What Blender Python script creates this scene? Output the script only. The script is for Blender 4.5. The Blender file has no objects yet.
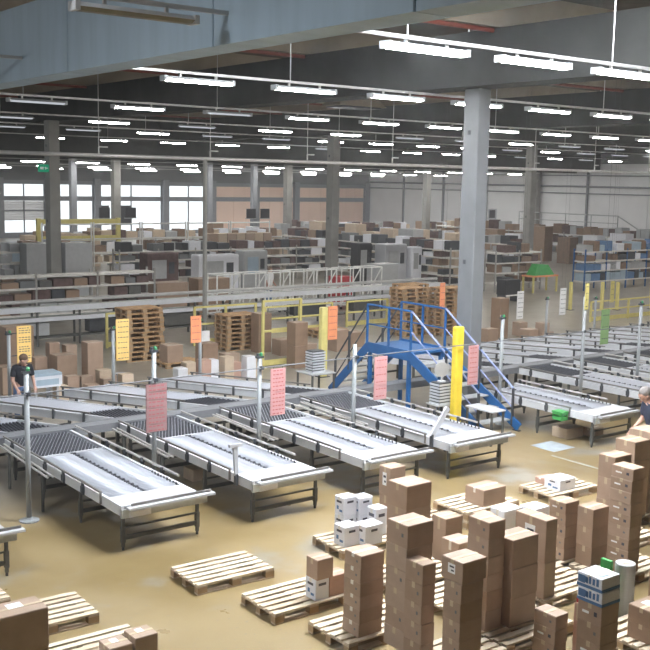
import bpy, math, random
from mathutils import Matrix, Vector
random.seed(7)
SC = bpy.context.scene
COL = SC.collection
R_ = math.radians

# ------------------------------------------------------------------ camera, world, exposure
H = 5.5
PITCH, ROLL, YAW = R_(8.0), R_(1.1), R_(52.6)
fw = Vector((math.cos(YAW)*math.cos(PITCH), math.sin(YAW)*math.cos(PITCH), -math.sin(PITCH)))
rt = Vector((math.sin(YAW), -math.cos(YAW), 0)); up = rt.cross(fw)
rt2 = math.cos(ROLL)*rt + math.sin(ROLL)*up
up2 = math.cos(ROLL)*up - math.sin(ROLL)*rt
cd = bpy.data.cameras.new('camera'); cam = bpy.data.objects.new('camera', cd); COL.objects.link(cam)
cd.sensor_width = 36; cd.lens = 1032/650*36; cd.clip_start = .1; cd.clip_end = 400
cam.matrix_world = Matrix(((rt2.x, up2.x, -fw.x, 0), (rt2.y, up2.y, -fw.y, 0), (rt2.z, up2.z, -fw.z, H), (0, 0, 0, 1)))
SC.camera = cam

def project(p):                      # only used to word labels (which lamp is the first in view)
    d = Vector(p)-Vector((0, 0, H)); z = d.dot(fw)
    if z < .5: return None
    return 325+1032*d.dot(rt2)/z, 325-1032*d.dot(up2)/z

W = bpy.data.worlds.new('world'); SC.world = W; W.use_nodes = True
bg = W.node_tree.nodes['Background']
bg.inputs[0].default_value = (.93, .97, 1.0, 1); bg.inputs[1].default_value = .9
SC.view_settings.view_transform = 'Standard'; SC.view_settings.look = 'None'
SC.view_settings.gamma = 1; SC.view_settings.use_curve_mapping = False
SC.view_settings.exposure = 0.95
LAMP = 48.0          # radiance of the tube lamps
FILL_RAD = 36.0           # radiance of the roof panels added out of view

# ------------------------------------------------------------------ materials
MATS = {}
def mat(name, c, rough=.6, metal=0., var=.08, scale=6., bump=0., spec=.5, emit=0., stretch=None):
    if name in MATS: return MATS[name]
    m = bpy.data.materials.new(name); m.use_nodes = True; nt = m.node_tree
    b = nt.nodes['Principled BSDF']
    b.inputs['Roughness'].default_value = rough; b.inputs['Metallic'].default_value = metal
    b.inputs['Specular IOR Level'].default_value = spec
    tc = nt.nodes.new('ShaderNodeTexCoord'); nz = nt.nodes.new('ShaderNodeTexNoise')
    nz.inputs['Scale'].default_value = scale; nz.inputs['Detail'].default_value = 3
    if stretch:
        mp = nt.nodes.new('ShaderNodeMapping'); mp.inputs['Scale'].default_value = stretch
        nt.links.new(tc.outputs['Object'], mp.inputs[0]); nt.links.new(mp.outputs[0], nz.inputs['Vector'])
    else: nt.links.new(tc.outputs['Object'], nz.inputs['Vector'])
    mx = nt.nodes.new('ShaderNodeMix'); mx.data_type = 'RGBA'
    lo = tuple(max(0, x*(1-var)) for x in c)+(1,); hi = tuple(min(1, x*(1+var)) for x in c)+(1,)
    mx.inputs['A'].default_value = lo; mx.inputs['B'].default_value = hi
    rp = nt.nodes.new('ShaderNodeMapRange'); rp.inputs[1].default_value = .35; rp.inputs[2].default_value = .65
    nt.links.new(nz.outputs[0], rp.inputs[0]); nt.links.new(rp.outputs[0], mx.inputs['Factor'])
    nt.links.new(mx.outputs['Result'], b.inputs['Base Color'])
    if bump:
        bp = nt.nodes.new('ShaderNodeBump'); bp.inputs['Strength'].default_value = bump; bp.inputs['Distance'].default_value = .02
        nt.links.new(nz.outputs[0], bp.inputs['Height']); nt.links.new(bp.outputs[0], b.inputs['Normal'])
    if emit:
        b.inputs['Emission Color'].default_value = tuple(c)+(1,); b.inputs['Emission Strength'].default_value = emit
    MATS[name] = m
    return m

CARD = [mat('card_a', (.375, .265, .195), .5, var=.05, scale=5), mat('card_b', (.33, .23, .165), .5, var=.05, scale=5),
        mat('card_c', (.40, .295, .225), .5, var=.05, scale=5), mat('card_d', (.285, .19, .13), .5, var=.06, scale=5)]
CARD_DK = mat('card_dark', (.22, .145, .10), .7, var=.1)
CARD_PALE = mat('card_pale', (.55, .44, .33), .8, var=.05)
CARD_PINK = mat('card_pinkish', (.47, .30, .235), .8, var=.05)
TAPE = mat('tape', (.5, .40, .27), .35, var=.04)
TAPE_W = mat('tape_white', (.72, .69, .63), .4, var=.04)
PAPER = mat('paper', (.82, .82, .82), .7, var=.03)
INK = mat('ink', (.07, .07, .09), .7, var=.05)
INKRED = mat('ink_red', (.42, .10, .11), .7, var=.05)
BLUEINK = mat('ink_blue', (.10, .20, .38), .6, var=.1)
WHITE_CARD = mat('white_card', (.74, .75, .80), .65, var=.03)
WOOD = [mat('wood_a', (0.58, 0.48, 0.36), .8, var=.12, scale=9, stretch=(1, 12, 12)), mat('wood_b', (0.51, 0.41, 0.30), .8, var=.14, scale=9, stretch=(1, 12, 12)),
        mat('wood_c', (0.63, 0.55, 0.43), .8, var=.10, scale=9, stretch=(1, 12, 12))]
WOOD_D = mat('wood_block', (.40, .28, .17), .85, var=.15)
WOOD_O = mat('wood_old', (.42, .26, .13), .85, var=.2)
STEEL_W = mat('steel_pale', (.60, .615, .65), .45, .1, var=.03)
SHEET = mat('sheet_white', (.46, .47, .50), .35, .0, var=.02)
ROLL = mat('roller_zinc', (.40, .415, .465), .4, .2, var=.03)
BED = mat('bed_under', (.05, .052, .06), .6, .1, var=.06)
FRAME = mat('frame_grey', (.46, .48, .46), .55, .2, var=.06)
LEG = mat('leg_greygreen', (.105, .105, .098), .55, .3, var=.08)
DARK = mat('dark_steel', (.06, .065, .075), .5, .2, var=.1)
WHEEL = mat('wheel_black', (.045, .047, .06), .45, 0, var=.1)
AXLE = mat('axle', (.42, .43, .47), .4, .4, var=.05)
BELT = mat('belt_grey', (.17, .175, .19), .6, 0, var=.05)
RAIL = mat('rail_brownsteel', (.20, .19, .18), .45, .4, var=.06)
RAIL_L = mat('rail_light', (.52, .51, .50), .4, .4, var=.05)
POLE = mat('pole_grey', (.33, .35, .365), .5, .1, var=.04)
CONC = mat('concrete_column', (.175, .182, .195), .75, var=.06, scale=2.5)
CONC_W = mat('concrete_warm', (.25, .245, .23), .8, var=.07, scale=2.5)
BEAM = mat('beam_bluegrey', (.33, .42, .50), .7, var=.06, scale=1.2, stretch=(1, 3, .4))
RIB = mat('rib_beige', (.30, .26, .205), .9, spec=.1, var=.08, scale=1.5)
DECK = mat('deck_dark', (.105, .092, .075), .9, spec=.05, var=.14, scale=1.2)
BEAM_D = mat('beam_darkgrey', (.05, .051, .049), .9, spec=.05, var=.1, scale=1.5)
REDPIPE = mat('pipe_red', (.20, .055, .04), .6, var=.1)
BLUE = mat('blue_paint', (.012, .10, .29), .45, var=.08)
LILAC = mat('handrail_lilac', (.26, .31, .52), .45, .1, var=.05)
YEL = mat('yellow_paint', (.78, .58, .05), .5, var=.06)
YEL_P = mat('yellow_pale', (.68, .60, .22), .55, var=.06)
PINK = mat('sign_pink', (.56, .30, .30), .7, var=.04)
PINK2 = mat('sign_dullpink', (.33, .195, .20), .7, var=.04)
ORNG = mat('sign_orange', (.85, .33, .16), .7, var=.05)
YSIGN = mat('sign_yellow', (.85, .58, .20), .7, var=.05)
GSIGN = mat('sign_green', (.25, .40, .17), .7, var=.05)
GREEN = mat('green_plastic', (.06, .36, .09), .5, var=.08)
GLENS = mat('green_lens', (.05, .30, .12), .3, var=.05)
RED = mat('red_plastic', (.45, .03, .04), .5, var=.08)
BLACK = mat('black_plastic', (.025, .025, .03), .45, var=.1)
WALLW = mat('wall_white', (.80, .80, .81), .7, var=.03, scale=.7)
WALLD = mat('wall_dark', (.17, .175, .18), .85, var=.06, scale=.8)
PEACH = mat('wall_peach', (.88, .66, .54), .75, var=.04, scale=.5)
MULL = mat('mullion_grey', (.24, .25, .27), .6, var=.06)
RACKM = mat('rack_steel', (.36, .35, .33), .5, .2, var=.06)
SHELFM = mat('shelf_pale', (.66, .64, .60), .6, var=.06)
TUBEM = mat('tube_white', (.80, .80, .78), .5, .1, var=.05)
HOUSE = mat('lamp_housing', (.50, .51, .52), .5, .1, var=.04)
SKIN = mat('skin', (.52, .31, .24), .6, var=.05)
HAIR_G = mat('hair_grey', (.19, .17, .16), .8, var=.15, scale=60)
HAIR_D = mat('hair_brown', (.13, .08, .05), .8, var=.15, scale=60)
NAVY = mat('cloth_navy', (.035, .045, .085), .85, var=.12, scale=25)
BLACKC = mat('cloth_black', (.02, .022, .032), .9, var=.12, scale=25)
DENIM = mat('cloth_denim', (.10, .16, .30), .85, var=.12, scale=25)
WHITEC = mat('cloth_white', (.7, .7, .7), .85, var=.05, scale=25)
SHOE = mat('shoe', (.04, .035, .03), .6, var=.1)
GREYC = mat('grey_metal', (.42, .43, .44), .5, .2, var=.05)
LBLUE = mat('light_blue_plastic', (.36, .46, .55), .5, var=.05)

def emission(name, c, s):
    m = bpy.data.materials.new(name); m.use_nodes = True; nt = m.node_tree; nt.nodes.clear()
    o = nt.nodes.new('ShaderNodeOutputMaterial'); e = nt.nodes.new('ShaderNodeEmission')
    e.inputs[0].default_value = (*c, 1); e.inputs[1].default_value = s; nt.links.new(e.outputs[0], o.inputs[0])
    return m
TUBE = emission('lamp_tube_light', (1, .985, .95), LAMP)
TUBE_DIM = emission('lamp_tube_dim', (.88, .93, 1), .30)
FILL_PANEL = emission('roof_fill_added', (.90, .95, 1), FILL_RAD)
SKYLIGHT_DIM = emission('rooflight_daylight_far', (.90, .95, 1), 6.0)
EXITG = emission('exit_sign_green', (.02, .30, .16), .4)

def glass():
    m = bpy.data.materials.new('window_glass'); m.use_nodes = True; nt = m.node_tree; nt.nodes.clear()
    o = nt.nodes.new('ShaderNodeOutputMaterial'); t = nt.nodes.new('ShaderNodeBsdfTransparent'); g = nt.nodes.new('ShaderNodeBsdfGlossy')
    t.inputs[0].default_value = (.95, .97, .98, 1); g.inputs['Roughness'].default_value = .05
    x = nt.nodes.new('ShaderNodeMixShader'); x.inputs[0].default_value = .06
    nt.links.new(t.outputs[0], x.inputs[1]); nt.links.new(g.outputs[0], x.inputs[2]); nt.links.new(x.outputs[0], o.inputs[0])
    return m
GLASS = glass()

def floor_material():
    m = bpy.data.materials.new('floor_epoxy'); m.use_nodes = True; nt = m.node_tree; b = nt.nodes['Principled BSDF']
    N = nt.nodes.new; L = nt.links.new
    tc = N('ShaderNodeTexCoord'); sp = N('ShaderNodeSeparateXYZ'); L(tc.outputs['Object'], sp.inputs[0])
    def noise(s, d=4):
        n = N('ShaderNodeTexNoise'); n.inputs['Scale'].default_value = s; n.inputs['Detail'].default_value = d
        L(tc.outputs['Object'], n.inputs['Vector']); return n
    def mix(a, bb, f):
        x = N('ShaderNodeMix'); x.data_type = 'RGBA'
        for k, v in (('A', a), ('B', bb)):
            if isinstance(v, tuple): x.inputs[k].default_value = (*v, 1)
            else: L(v, x.inputs[k])
        L(f, x.inputs['Factor']); return x.outputs['Result']
    def rng(src, a, bb):
        r = N('ShaderNodeMapRange'); r.interpolation_type = 'SMOOTHSTEP'; r.inputs[1].default_value = a; r.inputs[2].default_value = bb
        L(src, r.inputs[0]); return r.outputs[0]
    n1, n2, n3 = noise(.45), noise(2.2), noise(14)
    ochre = mix((.205, .145, .062), (.275, .205, .105), rng(n1.outputs[0], .35, .65))
    grey = mix((.27, .238, .19), (.33, .295, .24), rng(n1.outputs[0], .35, .65))
    yy = N('ShaderNodeMath'); yy.operation = 'MULTIPLY_ADD'; yy.inputs[1].default_value = 1.2; L(n2.outputs[0], yy.inputs[0]); L(sp.outputs['Y'], yy.inputs[2])
    # ochre painted picking area in front, bare grey concrete further back
    base = mix(ochre, grey, rng(yy.outputs[0], 15.5, 18.5))
    base = mix(base, (.20, .17, .13), rng(n3.outputs[0], .60, .78))
    n4 = noise(.8, 5); base = mix(base, (.25, .228, .19), rng(n4.outputs[0], .54, .72))
    L(base, b.inputs['Base Color'])
    rr = N('ShaderNodeMapRange'); rr.inputs[3].default_value = .22; rr.inputs[4].default_value = .42; L(n2.outputs[0], rr.inputs[0]); L(rr.outputs[0], b.inputs['Roughness'])
    return m
FLOORM = floor_material()

HAZE = bpy.data.materials.new('dusty_air'); HAZE.use_nodes = True
_n = HAZE.node_tree; _n.nodes.clear(); _o = _n.nodes.new('ShaderNodeOutputMaterial'); _v = _n.nodes.new('ShaderNodeVolumeScatter')
_v.inputs['Density'].default_value = .0011; _v.inputs['Color'].default_value = (1, 1, 1, 1); _n.links.new(_v.outputs[0], _o.inputs['Volume'])

# ------------------------------------------------------------------ mesh helpers
class MB:
    def __init__(s): s.v, s.f, s.m, s.cur = [], [], [], 0
    def mat(s, i): s.cur = i; return s
    def _face(s, f): s.f.append(f); s.m.append(s.cur)
    def box(s, x0, y0, z0, x1, y1, z1):
        n = len(s.v)
        s.v += [(x0, y0, z0), (x1, y0, z0), (x1, y1, z0), (x0, y1, z0), (x0, y0, z1), (x1, y0, z1), (x1, y1, z1), (x0, y1, z1)]
        for f in ((0, 3, 2, 1), (4, 5, 6, 7), (0, 1, 5, 4), (1, 2, 6, 5), (2, 3, 7, 6), (3, 0, 4, 7)): s._face(tuple(n+i for i in f))
        return s
    def bbox(s, x0, y0, z0, x1, y1, z1, b=.01):
        # box with chamfered vertical and top edges
        n = len(s.v)
        def ring(i, z): return [(x0+i+b, y0+i, z), (x1-i-b, y0+i, z), (x1-i, y0+i+b, z), (x1-i, y1-i-b, z), (x1-i-b, y1-i, z), (x0+i+b, y1-i, z), (x0+i, y1-i-b, z), (x0+i, y0+i+b, z)]
        s.v += ring(0, z0)+ring(0, z1-b)+ring(b*.7, z1)
        for k in range(2):
            for i in range(8):
                j = (i+1) % 8; s._face((n+8*k+i, n+8*k+j, n+8*k+8+j, n+8*k+8+i))
        s._face(tuple(n+16+i for i in range(8))); s._face(tuple(n+7-i for i in range(8)))
        return s
    def hexa(s, p):
        n = len(s.v); s.v += [tuple(q) for q in p]
        for f in ((0, 3, 2, 1), (4, 5, 6, 7), (0, 1, 5, 4), (1, 2, 6, 5), (2, 3, 7, 6), (3, 0, 4, 7)): s._face(tuple(n+i for i in f))
        return s
    def tube(s, p, q, r, n=8, r2=None, caps=True):
        p, q = Vector(p), Vector(q); d = (q-p).normalized()
        a = d.orthogonal().normalized(); b = d.cross(a); r2 = r if r2 is None else r2; k = len(s.v)
        for c, rr in ((p, r), (q, r2)):
            for i in range(n):
                t = 2*math.pi*(i+.5)/n; s.v.append(tuple(c+rr*(math.cos(t)*a+math.sin(t)*b)))
        for i in range(n): j = (i+1) % n; s._face((k+i, k+j, k+n+j, k+n+i))
        if caps: s._face(tuple(k+n-1-i for i in range(n))); s._face(tuple(k+n+i for i in range(n)))
        return s
    def path(s, pts, r, n=8):
        for a, b in zip(pts, pts[1:]): s.tube(a, b, r, n)
        return s
    def bar(s, p, q, w, h):
        # rectangular bar from p to q, w horizontal, h vertical
        p, q = Vector(p), Vector(q); d = (q-p).normalized(); side = d.cross(Vector((0, 0, 1)))
        side = Vector((1, 0, 0)) if side.length < .01 else side.normalized()
        u = side.cross(d).normalized(); a, b = side*w/2, u*h/2
        return s.hexa([p-a-b, q-a-b, q+a-b, p+a-b, p-a+b, q-a+b, q+a+b, p+a+b])
    def lathe(s, prof, n=16, c=(0, 0, 0)):
        k = len(s.v); m = len(prof)
        for r, z in prof:
            for i in range(n):
                t = 2*math.pi*i/n; s.v.append((c[0]+r*math.cos(t), c[1]+r*math.sin(t), c[2]+z))
        for a in range(m-1):
            for i in range(n): j = (i+1) % n; s._face((k+a*n+i, k+a*n+j, k+a*n+n+j, k+a*n+n+i))
        s._face(tuple(k+n-1-i for i in range(n))); s._face(tuple(k+(m-1)*n+i for i in range(n)))
        return s
    def ball(s, c, rx, ry, rz, n=10, m=7):
        prof = []
        k = len(s.v)
        for a in range(m+1):
            t = math.pi*a/m
            for i in range(n):
                p = 2*math.pi*i/n; s.v.append((c[0]+rx*math.sin(t)*math.cos(p), c[1]+ry*math.sin(t)*math.sin(p), c[2]-rz*math.cos(t)))
        for a in range(m):
            for i in range(n): j = (i+1) % n; s._face((k+a*n+i, k+a*n+j, k+a*n+n+j, k+a*n+n+i))
        return s
    def mesh(s, name, mats, smooth=False):
        me = bpy.data.meshes.new(name); me.from_pydata(s.v, [], s.f)
        for m in (mats if isinstance(mats, (list, tuple)) else [mats]): me.materials.append(m)
        if len(me.materials) > 1: me.polygons.foreach_set('material_index', s.m)
        if smooth: me.polygons.foreach_set('use_smooth', [True]*len(me.polygons))
        me.update(); return me
    def build(s, name, mats, parent=None, loc=None, smooth=False):
        return link(name, s.mesh(name, mats, smooth), parent, loc)

def link(name, me, parent=None, loc=None, rz=0):
    o = bpy.data.objects.new(name, me); COL.objects.link(o)
    if parent: o.parent = parent
    if loc: o.location = loc
    if rz: o.rotation_euler.z = rz
    return o
def tag(o, label, cat, group=None):
    o['label'] = label; o['category'] = cat
    if group: o['group'] = group
    return o
def thing(name, label, cat, loc=(0, 0, 0), rz=0, group=None):
    return tag(link(name, None, None, loc, rz), label, cat, group)
def struct(o): o['kind'] = 'structure'; return o
def stuff(o): o['kind'] = 'stuff'; return o
CACHE = {}
def cached(key, fn):
    if key not in CACHE: CACHE[key] = fn()
    return CACHE[key]
ORD = ['', 'first', 'second', 'third', 'fourth', 'fifth', 'sixth', 'seventh', 'eighth', 'ninth', 'tenth', 'eleventh', 'twelfth'] + ['%dth' % i for i in range(13, 60)]

# ------------------------------------------------------------------ floor, walls, ceiling
XW, YW, ZC = 73.0, 88.0, 9.6
X0, Y0 = -16.0, -14.0
f = MB().box(X0, Y0, -.3, XW+.3, YW+.3, 0).build('floor', FLOORM); struct(f)
c = MB().box(X0, Y0, ZC, XW+.3, YW+.3, ZC+.3).build('ceiling', DECK); struct(c)
for i in range(13):                                    # beige concrete ribs along the hall
    y = 2.4+6.95*i
    if y > 55: break
    o = MB().hexa([(X0, y-.22, 8.85), (XW, y-.22, 8.85), (XW, y+.22, 8.85), (X0, y+.22, 8.85), (X0, y-.34, ZC), (XW, y-.34, ZC), (XW, y+.34, ZC), (X0, y+.34, ZC)]).build('ceiling_rib', RIB); struct(o)
    if 9 < y < 60:
        p = MB().tube((7.4, y-.12, 8.78), (56, y-.12, 8.78), .05, 8).build('sprinkler_pipe', REDPIPE); struct(p)
# deep cross beams
JY = [-14, -6, 1.5, 7.9, 11.75, 16.3, 22, 28, 35, 42]
bb = MB().box(7.18, Y0, 7.24, 7.5, 42, 8.4).build('trim_1', BEAM); struct(bb)
for a, b in zip(JY, JY[1:]):
    MB().bbox(7.08, a+.012, 7.17, 7.6, b-.012, 8.46, .012).build('beam_panel', BEAM, bb)
for i, x in enumerate((17.3, 31.1, 45.1, 59.0)):
    o = MB().hexa([(x-.42, Y0, 7.64), (x+.42, Y0, 7.64), (x+.42, 57, 7.64), (x-.42, 57, 7.64), (x-.5, Y0, 8.82), (x+.5, Y0, 8.82), (x+.5, 57, 8.82), (x-.5, 57, 8.82)]).build('ceiling_beam', BEAM_D); struct(o)
# the far bay has a lower roof
o = MB().box(X0, 57, 6.75, XW+.3, YW+.3, 7.2).box(X0, 57, 7.2, XW+.3, 57.4, ZC).build('ceiling_far_bay', BEAM_D); struct(o)
for i in range(6):
    y = 59.5+4.8*i
    o = MB().box(X0, y, 6.5, XW, y+.35, 6.75).build('ceiling_rib', BEAM_D); struct(o)
# roof lights; last four of this list added unseen to brighten the foreground
for i, (x, y) in enumerate(((15.6, 17.4), (36.0, 48.2), (-2.6, 9.8), (8.4, 9.9), (11.9, 9.9), (8.4, 11.6))):
    r = MB().box(x, y, ZC-.16, x+3.2, y+1.5, ZC-.02).build('window_%d' % (20+i), HOUSE); struct(r)
    MB().box(x+.06, y+.06, ZC-.19, x+3.14, y+1.44, ZC-.16).build('rooflight_or_fill_pane', FILL_PANEL if i > 1 else SKYLIGHT_DIM, r)

for i, (x, y) in enumerate(((47, 66.2), (54, 66.2), (60, 66.2), (51, 75.8), (58, 75.8), (40, 75.8), (33, 66.2))):
    r = MB().box(x, y, 6.63, x+3.2, y+1.5, 6.74).build('window_%d' % (30+i), HOUSE); struct(r)
    MB().box(x+.06, y+.06, 6.60, x+3.14, y+1.44, 6.63).build('rooflight_or_fill_pane', SKYLIGHT_DIM, r)
# right-hand far wall (across the view at right), panels with joints
w = MB().box(XW+.12, Y0, 0, XW+.3, YW+.3, ZC).build('wall_right', WALLW); struct(w)
for i in range(13):
    y = 10+6*i
    MB().bbox(XW, y+.02, .0, XW+.12, y+5.98, 7.3, .01).build('wall_panel', WALLW, w)
MB().box(XW-.02, Y0, 7.3, XW+.12, 57, ZC).build('header_band', WALLD, w)
for y in (70.2, 64.2, 58.2, 76.2, 82.2):
    MB().box(XW-.14, y-.1, 0, XW, y+.1, 7.3).build('wall_post', MULL, w)
for k, (z, r) in enumerate(((5.35, .09), (4.75, .06), (6.3, .05))):
    o = MB().tube((XW-.3, 20, z), (XW-.3, YW, z), r, 8).build('wall_pipe', MULL); struct(o)
# back wall at left: dark header, clerestory, glazed bays, peach bays
w = MB().box(X0, YW+.1, 4.65, XW+.3, YW+.3, ZC).build('wall_back', WALLD); struct(w)
MB().box(X0, YW+.02, 4.65, XW, YW+.1, 5.0).build('lintel', MULL, w)
MB().box(X0, YW, 3.2, XW, YW+.2, 3.62).build('transom', MULL, w)
MB().box(X0, YW, 0, XW, YW+.25, .45).build('plinth', MULL, w)
PIERS = [21.5, 26.6, 31.8, 36.2, 40.8, 47.8, 53.0, 58.1, 63.1, 68.2, 72.6]
for x in PIERS: MB().box(x-.3, YW-.35, 0, x+.3, YW+.2, 5.2).build('pier', MULL, w)
wn = 0
for a, b in zip([10]+PIERS, PIERS):
    if b > 53.5:                                      # peach boarded bays
        n = 2 if b < 60 else 3
        for k in range(n):
            xa = a+.3+(b-a-.6)*k/n; xb = a+.3+(b-a-.6)*(k+1)/n
            MB().bbox(xa+.01, YW+.06, .45, xb-.01, YW+.14, 3.2, .01).build('wall_panel', PEACH, w)
            MB().bbox(xa+.01, YW+.06, 3.62, xb-.01, YW+.14, 4.65, .01).build('wall_panel', PEACH, w)
    else:
        wn += 1
        fr = MB(); 
        for x in (a+.3, (a+b)/2-.05, b-.4): fr.box(x, YW+.02, .45, x+.1, YW+.14, 4.65)
        if b < 37: fr.box(a+.3, YW+.02, 2.3, b-.3, YW+.14, 2.4)
        o = fr.build('window_%d' % wn, MULL); struct(o)
        for xa, xb in ((a+.4, (a+b)/2-.05), ((a+b)/2+.05, b-.4)):
            if b < 37:                                # roller shutters behind the lower lights, open at the bottom
                sh = MB()
                for q in range(8): sh.box(xa, YW+.11, 1.5+.21*q, xb, YW+.14+.01*(q % 2), 1.5+.21*q+.2)
                sh.build('shutter', WALLW, o)
            else: MB().box(xa, YW+.07, .45, xb, YW+.09, 3.2).build('pane', GLASS, o)
            if b < 37: MB().box(xa, YW+.07, .45, xb, YW+.09, 1.5).build('pane', GLASS, o)
            MB().box(xa, YW+.07, 3.62, xb, YW+.09, 4.65).build('pane', GLASS, o)
MB().box(41.2, YW-.06, 1.0, 42.0, YW+.05, 2.8).build('door_leaf', BLACK, w)
MB().box(43.2, YW-.06, 1.0, 44.2, YW+.05, 2.8).build('door_leaf', BLACK, w)
w = MB().box(X0, Y0-.3, 0, XW+.3, Y0, ZC).build('wall_front', WALLD); struct(w)
w = MB().box(X0-.3, Y0, 0, X0, 22, ZC).build('wall_left', WALLD); struct(w)

for i, (xa, ya, xb, yb, m) in enumerate(((16.2, 11.9, 16.26, 13.5, 'line'), (16.48, 13.65, 17.15, 14.3, 'patch'))):  # thin pale line and pale blue patch laid on the floor
    o = MB().box(xa, ya, 0, xb, yb, .003).build('floor_overlay', mat('floor_pale_'+m, (.36, .38, .37) if i == 0 else (.40, .46, .52), .3, var=.12)); struct(o)
# ------------------------------------------------------------------ columns
def column(x, y, a=.62, b=.36, m=CONC, z=7.64):
    o = MB().bbox(x, y, 0, x+b, y+a, z, .02).build('column', m); struct(o)
    MB().box(x-.06, y-.06, 0, x+b+.06, y+a+.06, .12).build('column_foot', m, o)
    for zz in (1.1, 3.6, 6.6): MB().box(x-.012, y+.25, zz, x, y+.33, zz+.1).build('bolt_plate', DARK, o)
    return o
column(17.36, 17.05, .5, .38)
column(16.4, 39.7, .5, .45, CONC_W); column(30.8, 39.9, .5, .45, CONC_W); column(44.8, 39.7, .5, .42, CONC_W)
for x in (30.6, 44.6, 58.7, 72.3): column(x, 63.3, .5, .5, CONC_W, 6.75)
column(37.8, 63.3, .4, .4, MULL, 6.75); column(41.6, 63.3, .4, .4, MULL, 6.75); column(27.6, 63.3, .4, .4, MULL, 6.75)

# ------------------------------------------------------------------ overhead lamps on rails
def lamp_mesh(L):
    body = MB().hexa([(0, -.11, 0), (L, -.11, 0), (L, .11, 0), (0, .11, 0), (0.02, -.05, .055), (L-.02, -.05, .055), (L-.02, .05, .055), (0.02, .05, .055)]).mesh('housing', HOUSE)
    tube = MB().hexa([(.05, -.06, -.042), (L-.05, -.06, -.042), (L-.05, .06, -.042), (.05, .06, -.042), (.03, -.10, 0), (L-.03, -.10, 0), (L-.03, .10, 0), (.03, .10, 0)]).mesh('diffuser', TUBE)
    cap = MB().box(-.03, -.105, -.045, .03, .105, .06).mesh('end_cap', HOUSE)
    return body, tube, cap
BODY, TUBEME, CAPME = lamp_mesh(1.55)
DIMME = TUBEME.copy(); DIMME.materials.clear(); DIMME.materials.append(TUBE_DIM)
OFFME = TUBEME.copy(); OFFME.materials.clear(); OFFME.materials.append(mat('diffuser_off', (.17, .16, .11), .5))
ROWS = [  # y, first x, pitch, x end, dim ones, wording
    (11.4, 5.04, 2.33, 34, 7.4, 'nearest'), (18.3, 7.3, 2.62, 48, 7.4, 'second'), (26.7, 9.95, 2.95, 56, 7.4, 'third'),
    (34.6, 12.2, 3.6, 60, 7.4, 'fourth'), (41.5, 14.6, 3.3, 64, 7.4, 'fifth'), (52.0, 17.2, 3.6, 70, 7.4, 'sixth'),
    (62.0, 20.2, 3.6, 71, 6.3, 'seventh'), (70.4, 24.4, 3.8, 71, 6.1, 'eighth'), (79.0, 28, 4.2, 71, 6.0, 'farthest')]
for ri, (y, xs, pitch, xe, z, word) in enumerate(ROWS):
    rl = thing('lamp_rail', ('pale lamp rail hung along the hall, %s rail from the camera' % word) if word != 'front' else 'lamp rail above the picking floor in front', 'rail', (0, y, z))
    MB().box(xs-1.2, -.035, .12, xe, .035, .17).build('rail', RAIL_L, rl)
    hm = cached('hanger%.1f' % z, lambda: MB().tube((0, 0, .17), (0, 0, 2.18 if z > 7 else 6.74-z), .012, 6).mesh('hanger', RAIL_L))
    x = xs+.4
    while x < xe:
        link('hanger', hm, rl, (x, 0, 0)); x += pitch*2
    n = 0; x = xs; k = 0
    rnd = random.Random(ri)
    while x < xe-1.6:
        pr = project((x+.8, y, z))
        vis = pr is not None and -8 < pr[0] < 658 and -5 < pr[1]
        if not (abs(x+.8-7.3) < .9 and y < 42):       # none where the deep beam passes
            far = y > 45
            dim = (word == 'nearest' and k == 0) or (word == 'third' and k in (0, 2)) or (30 < y < 60 and rnd.random() < .38)
            if vis:
                n += 1
                lab = '%s tube lamp, %s from the left on the %s lamp rail' % ('unlit grey' if dim else 'lit white', ORD[n], word)
                gp = 'tube lamps on the lamp rails'
            else:
                lab = 'tube lamp outside the view at place %d on the %s lamp rail' % (k+1, word); gp = 'tube lamps outside the view'
            t = thing('tube_lamp', lab, 'lamp', (x, y, z), 0, gp)
            link('housing', BODY, t); link('diffuser', OFFME if word == 'nearest' and k == 0 else DIMME if dim else TUBEME, t)
            if y < 30 and vis: link('end_cap', CAPME, t); link('end_cap', CAPME, t, (1.55, 0, 0))
            MB_ = cached('clip', lambda: MB().box(.35, -.02, .05, .39, .02, .12).box(1.16, -.02, .05, 1.20, .02, .12).mesh('clip', RAIL_L)); link('clip', MB_, t)
        x += pitch; k += 1
# grey cable tube crossing the hall below the lamps, hung by brackets, with a drop tube
t = thing('service_pipe', 'long grey service pipe crossing the hall below the lamps, with drop tube', 'pipe', (0, 30, 6.1))
MB().tube((4, 0, .02), (46, 0, .02), .06, 10).build('pipe', RAIL_L, t, smooth=True)
for x in range(6, 46, 4): MB().path([(x, 0, .06), (x, 0, .28), (x+.3, 0, .28)], .025, 6).tube((x, 0, .28), (x, 0, 2.68), .012, 6).build('bracket', RAIL_L, t)
MB().tube((17.8, 0, 0), (17.8, 0, -6.1), .075, 8).build('drop_tube', CONC_W, t)
t = thing('unit_heater', 'grey flared unit heater hanging under the roof above the second lamp rail', 'heater', (24.2, 31.0, 8.3))
MB().hexa([(0, 0, 0), (2.3, 0, 0), (2.3, 1.2, 0), (0, 1.2, 0), (.5, .3, .5), (1.8, .3, .5), (1.8, .9, .5), (.5, .9, .5)]).build('hood', RIB, t)
MB().box(.7, .4, .5, 1.6, .8, 1.3).build('body', BEAM_D, t)
MB().box(.2, .1, -.06, 2.1, 1.1, 0).build('grille', DARK, t)
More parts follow.
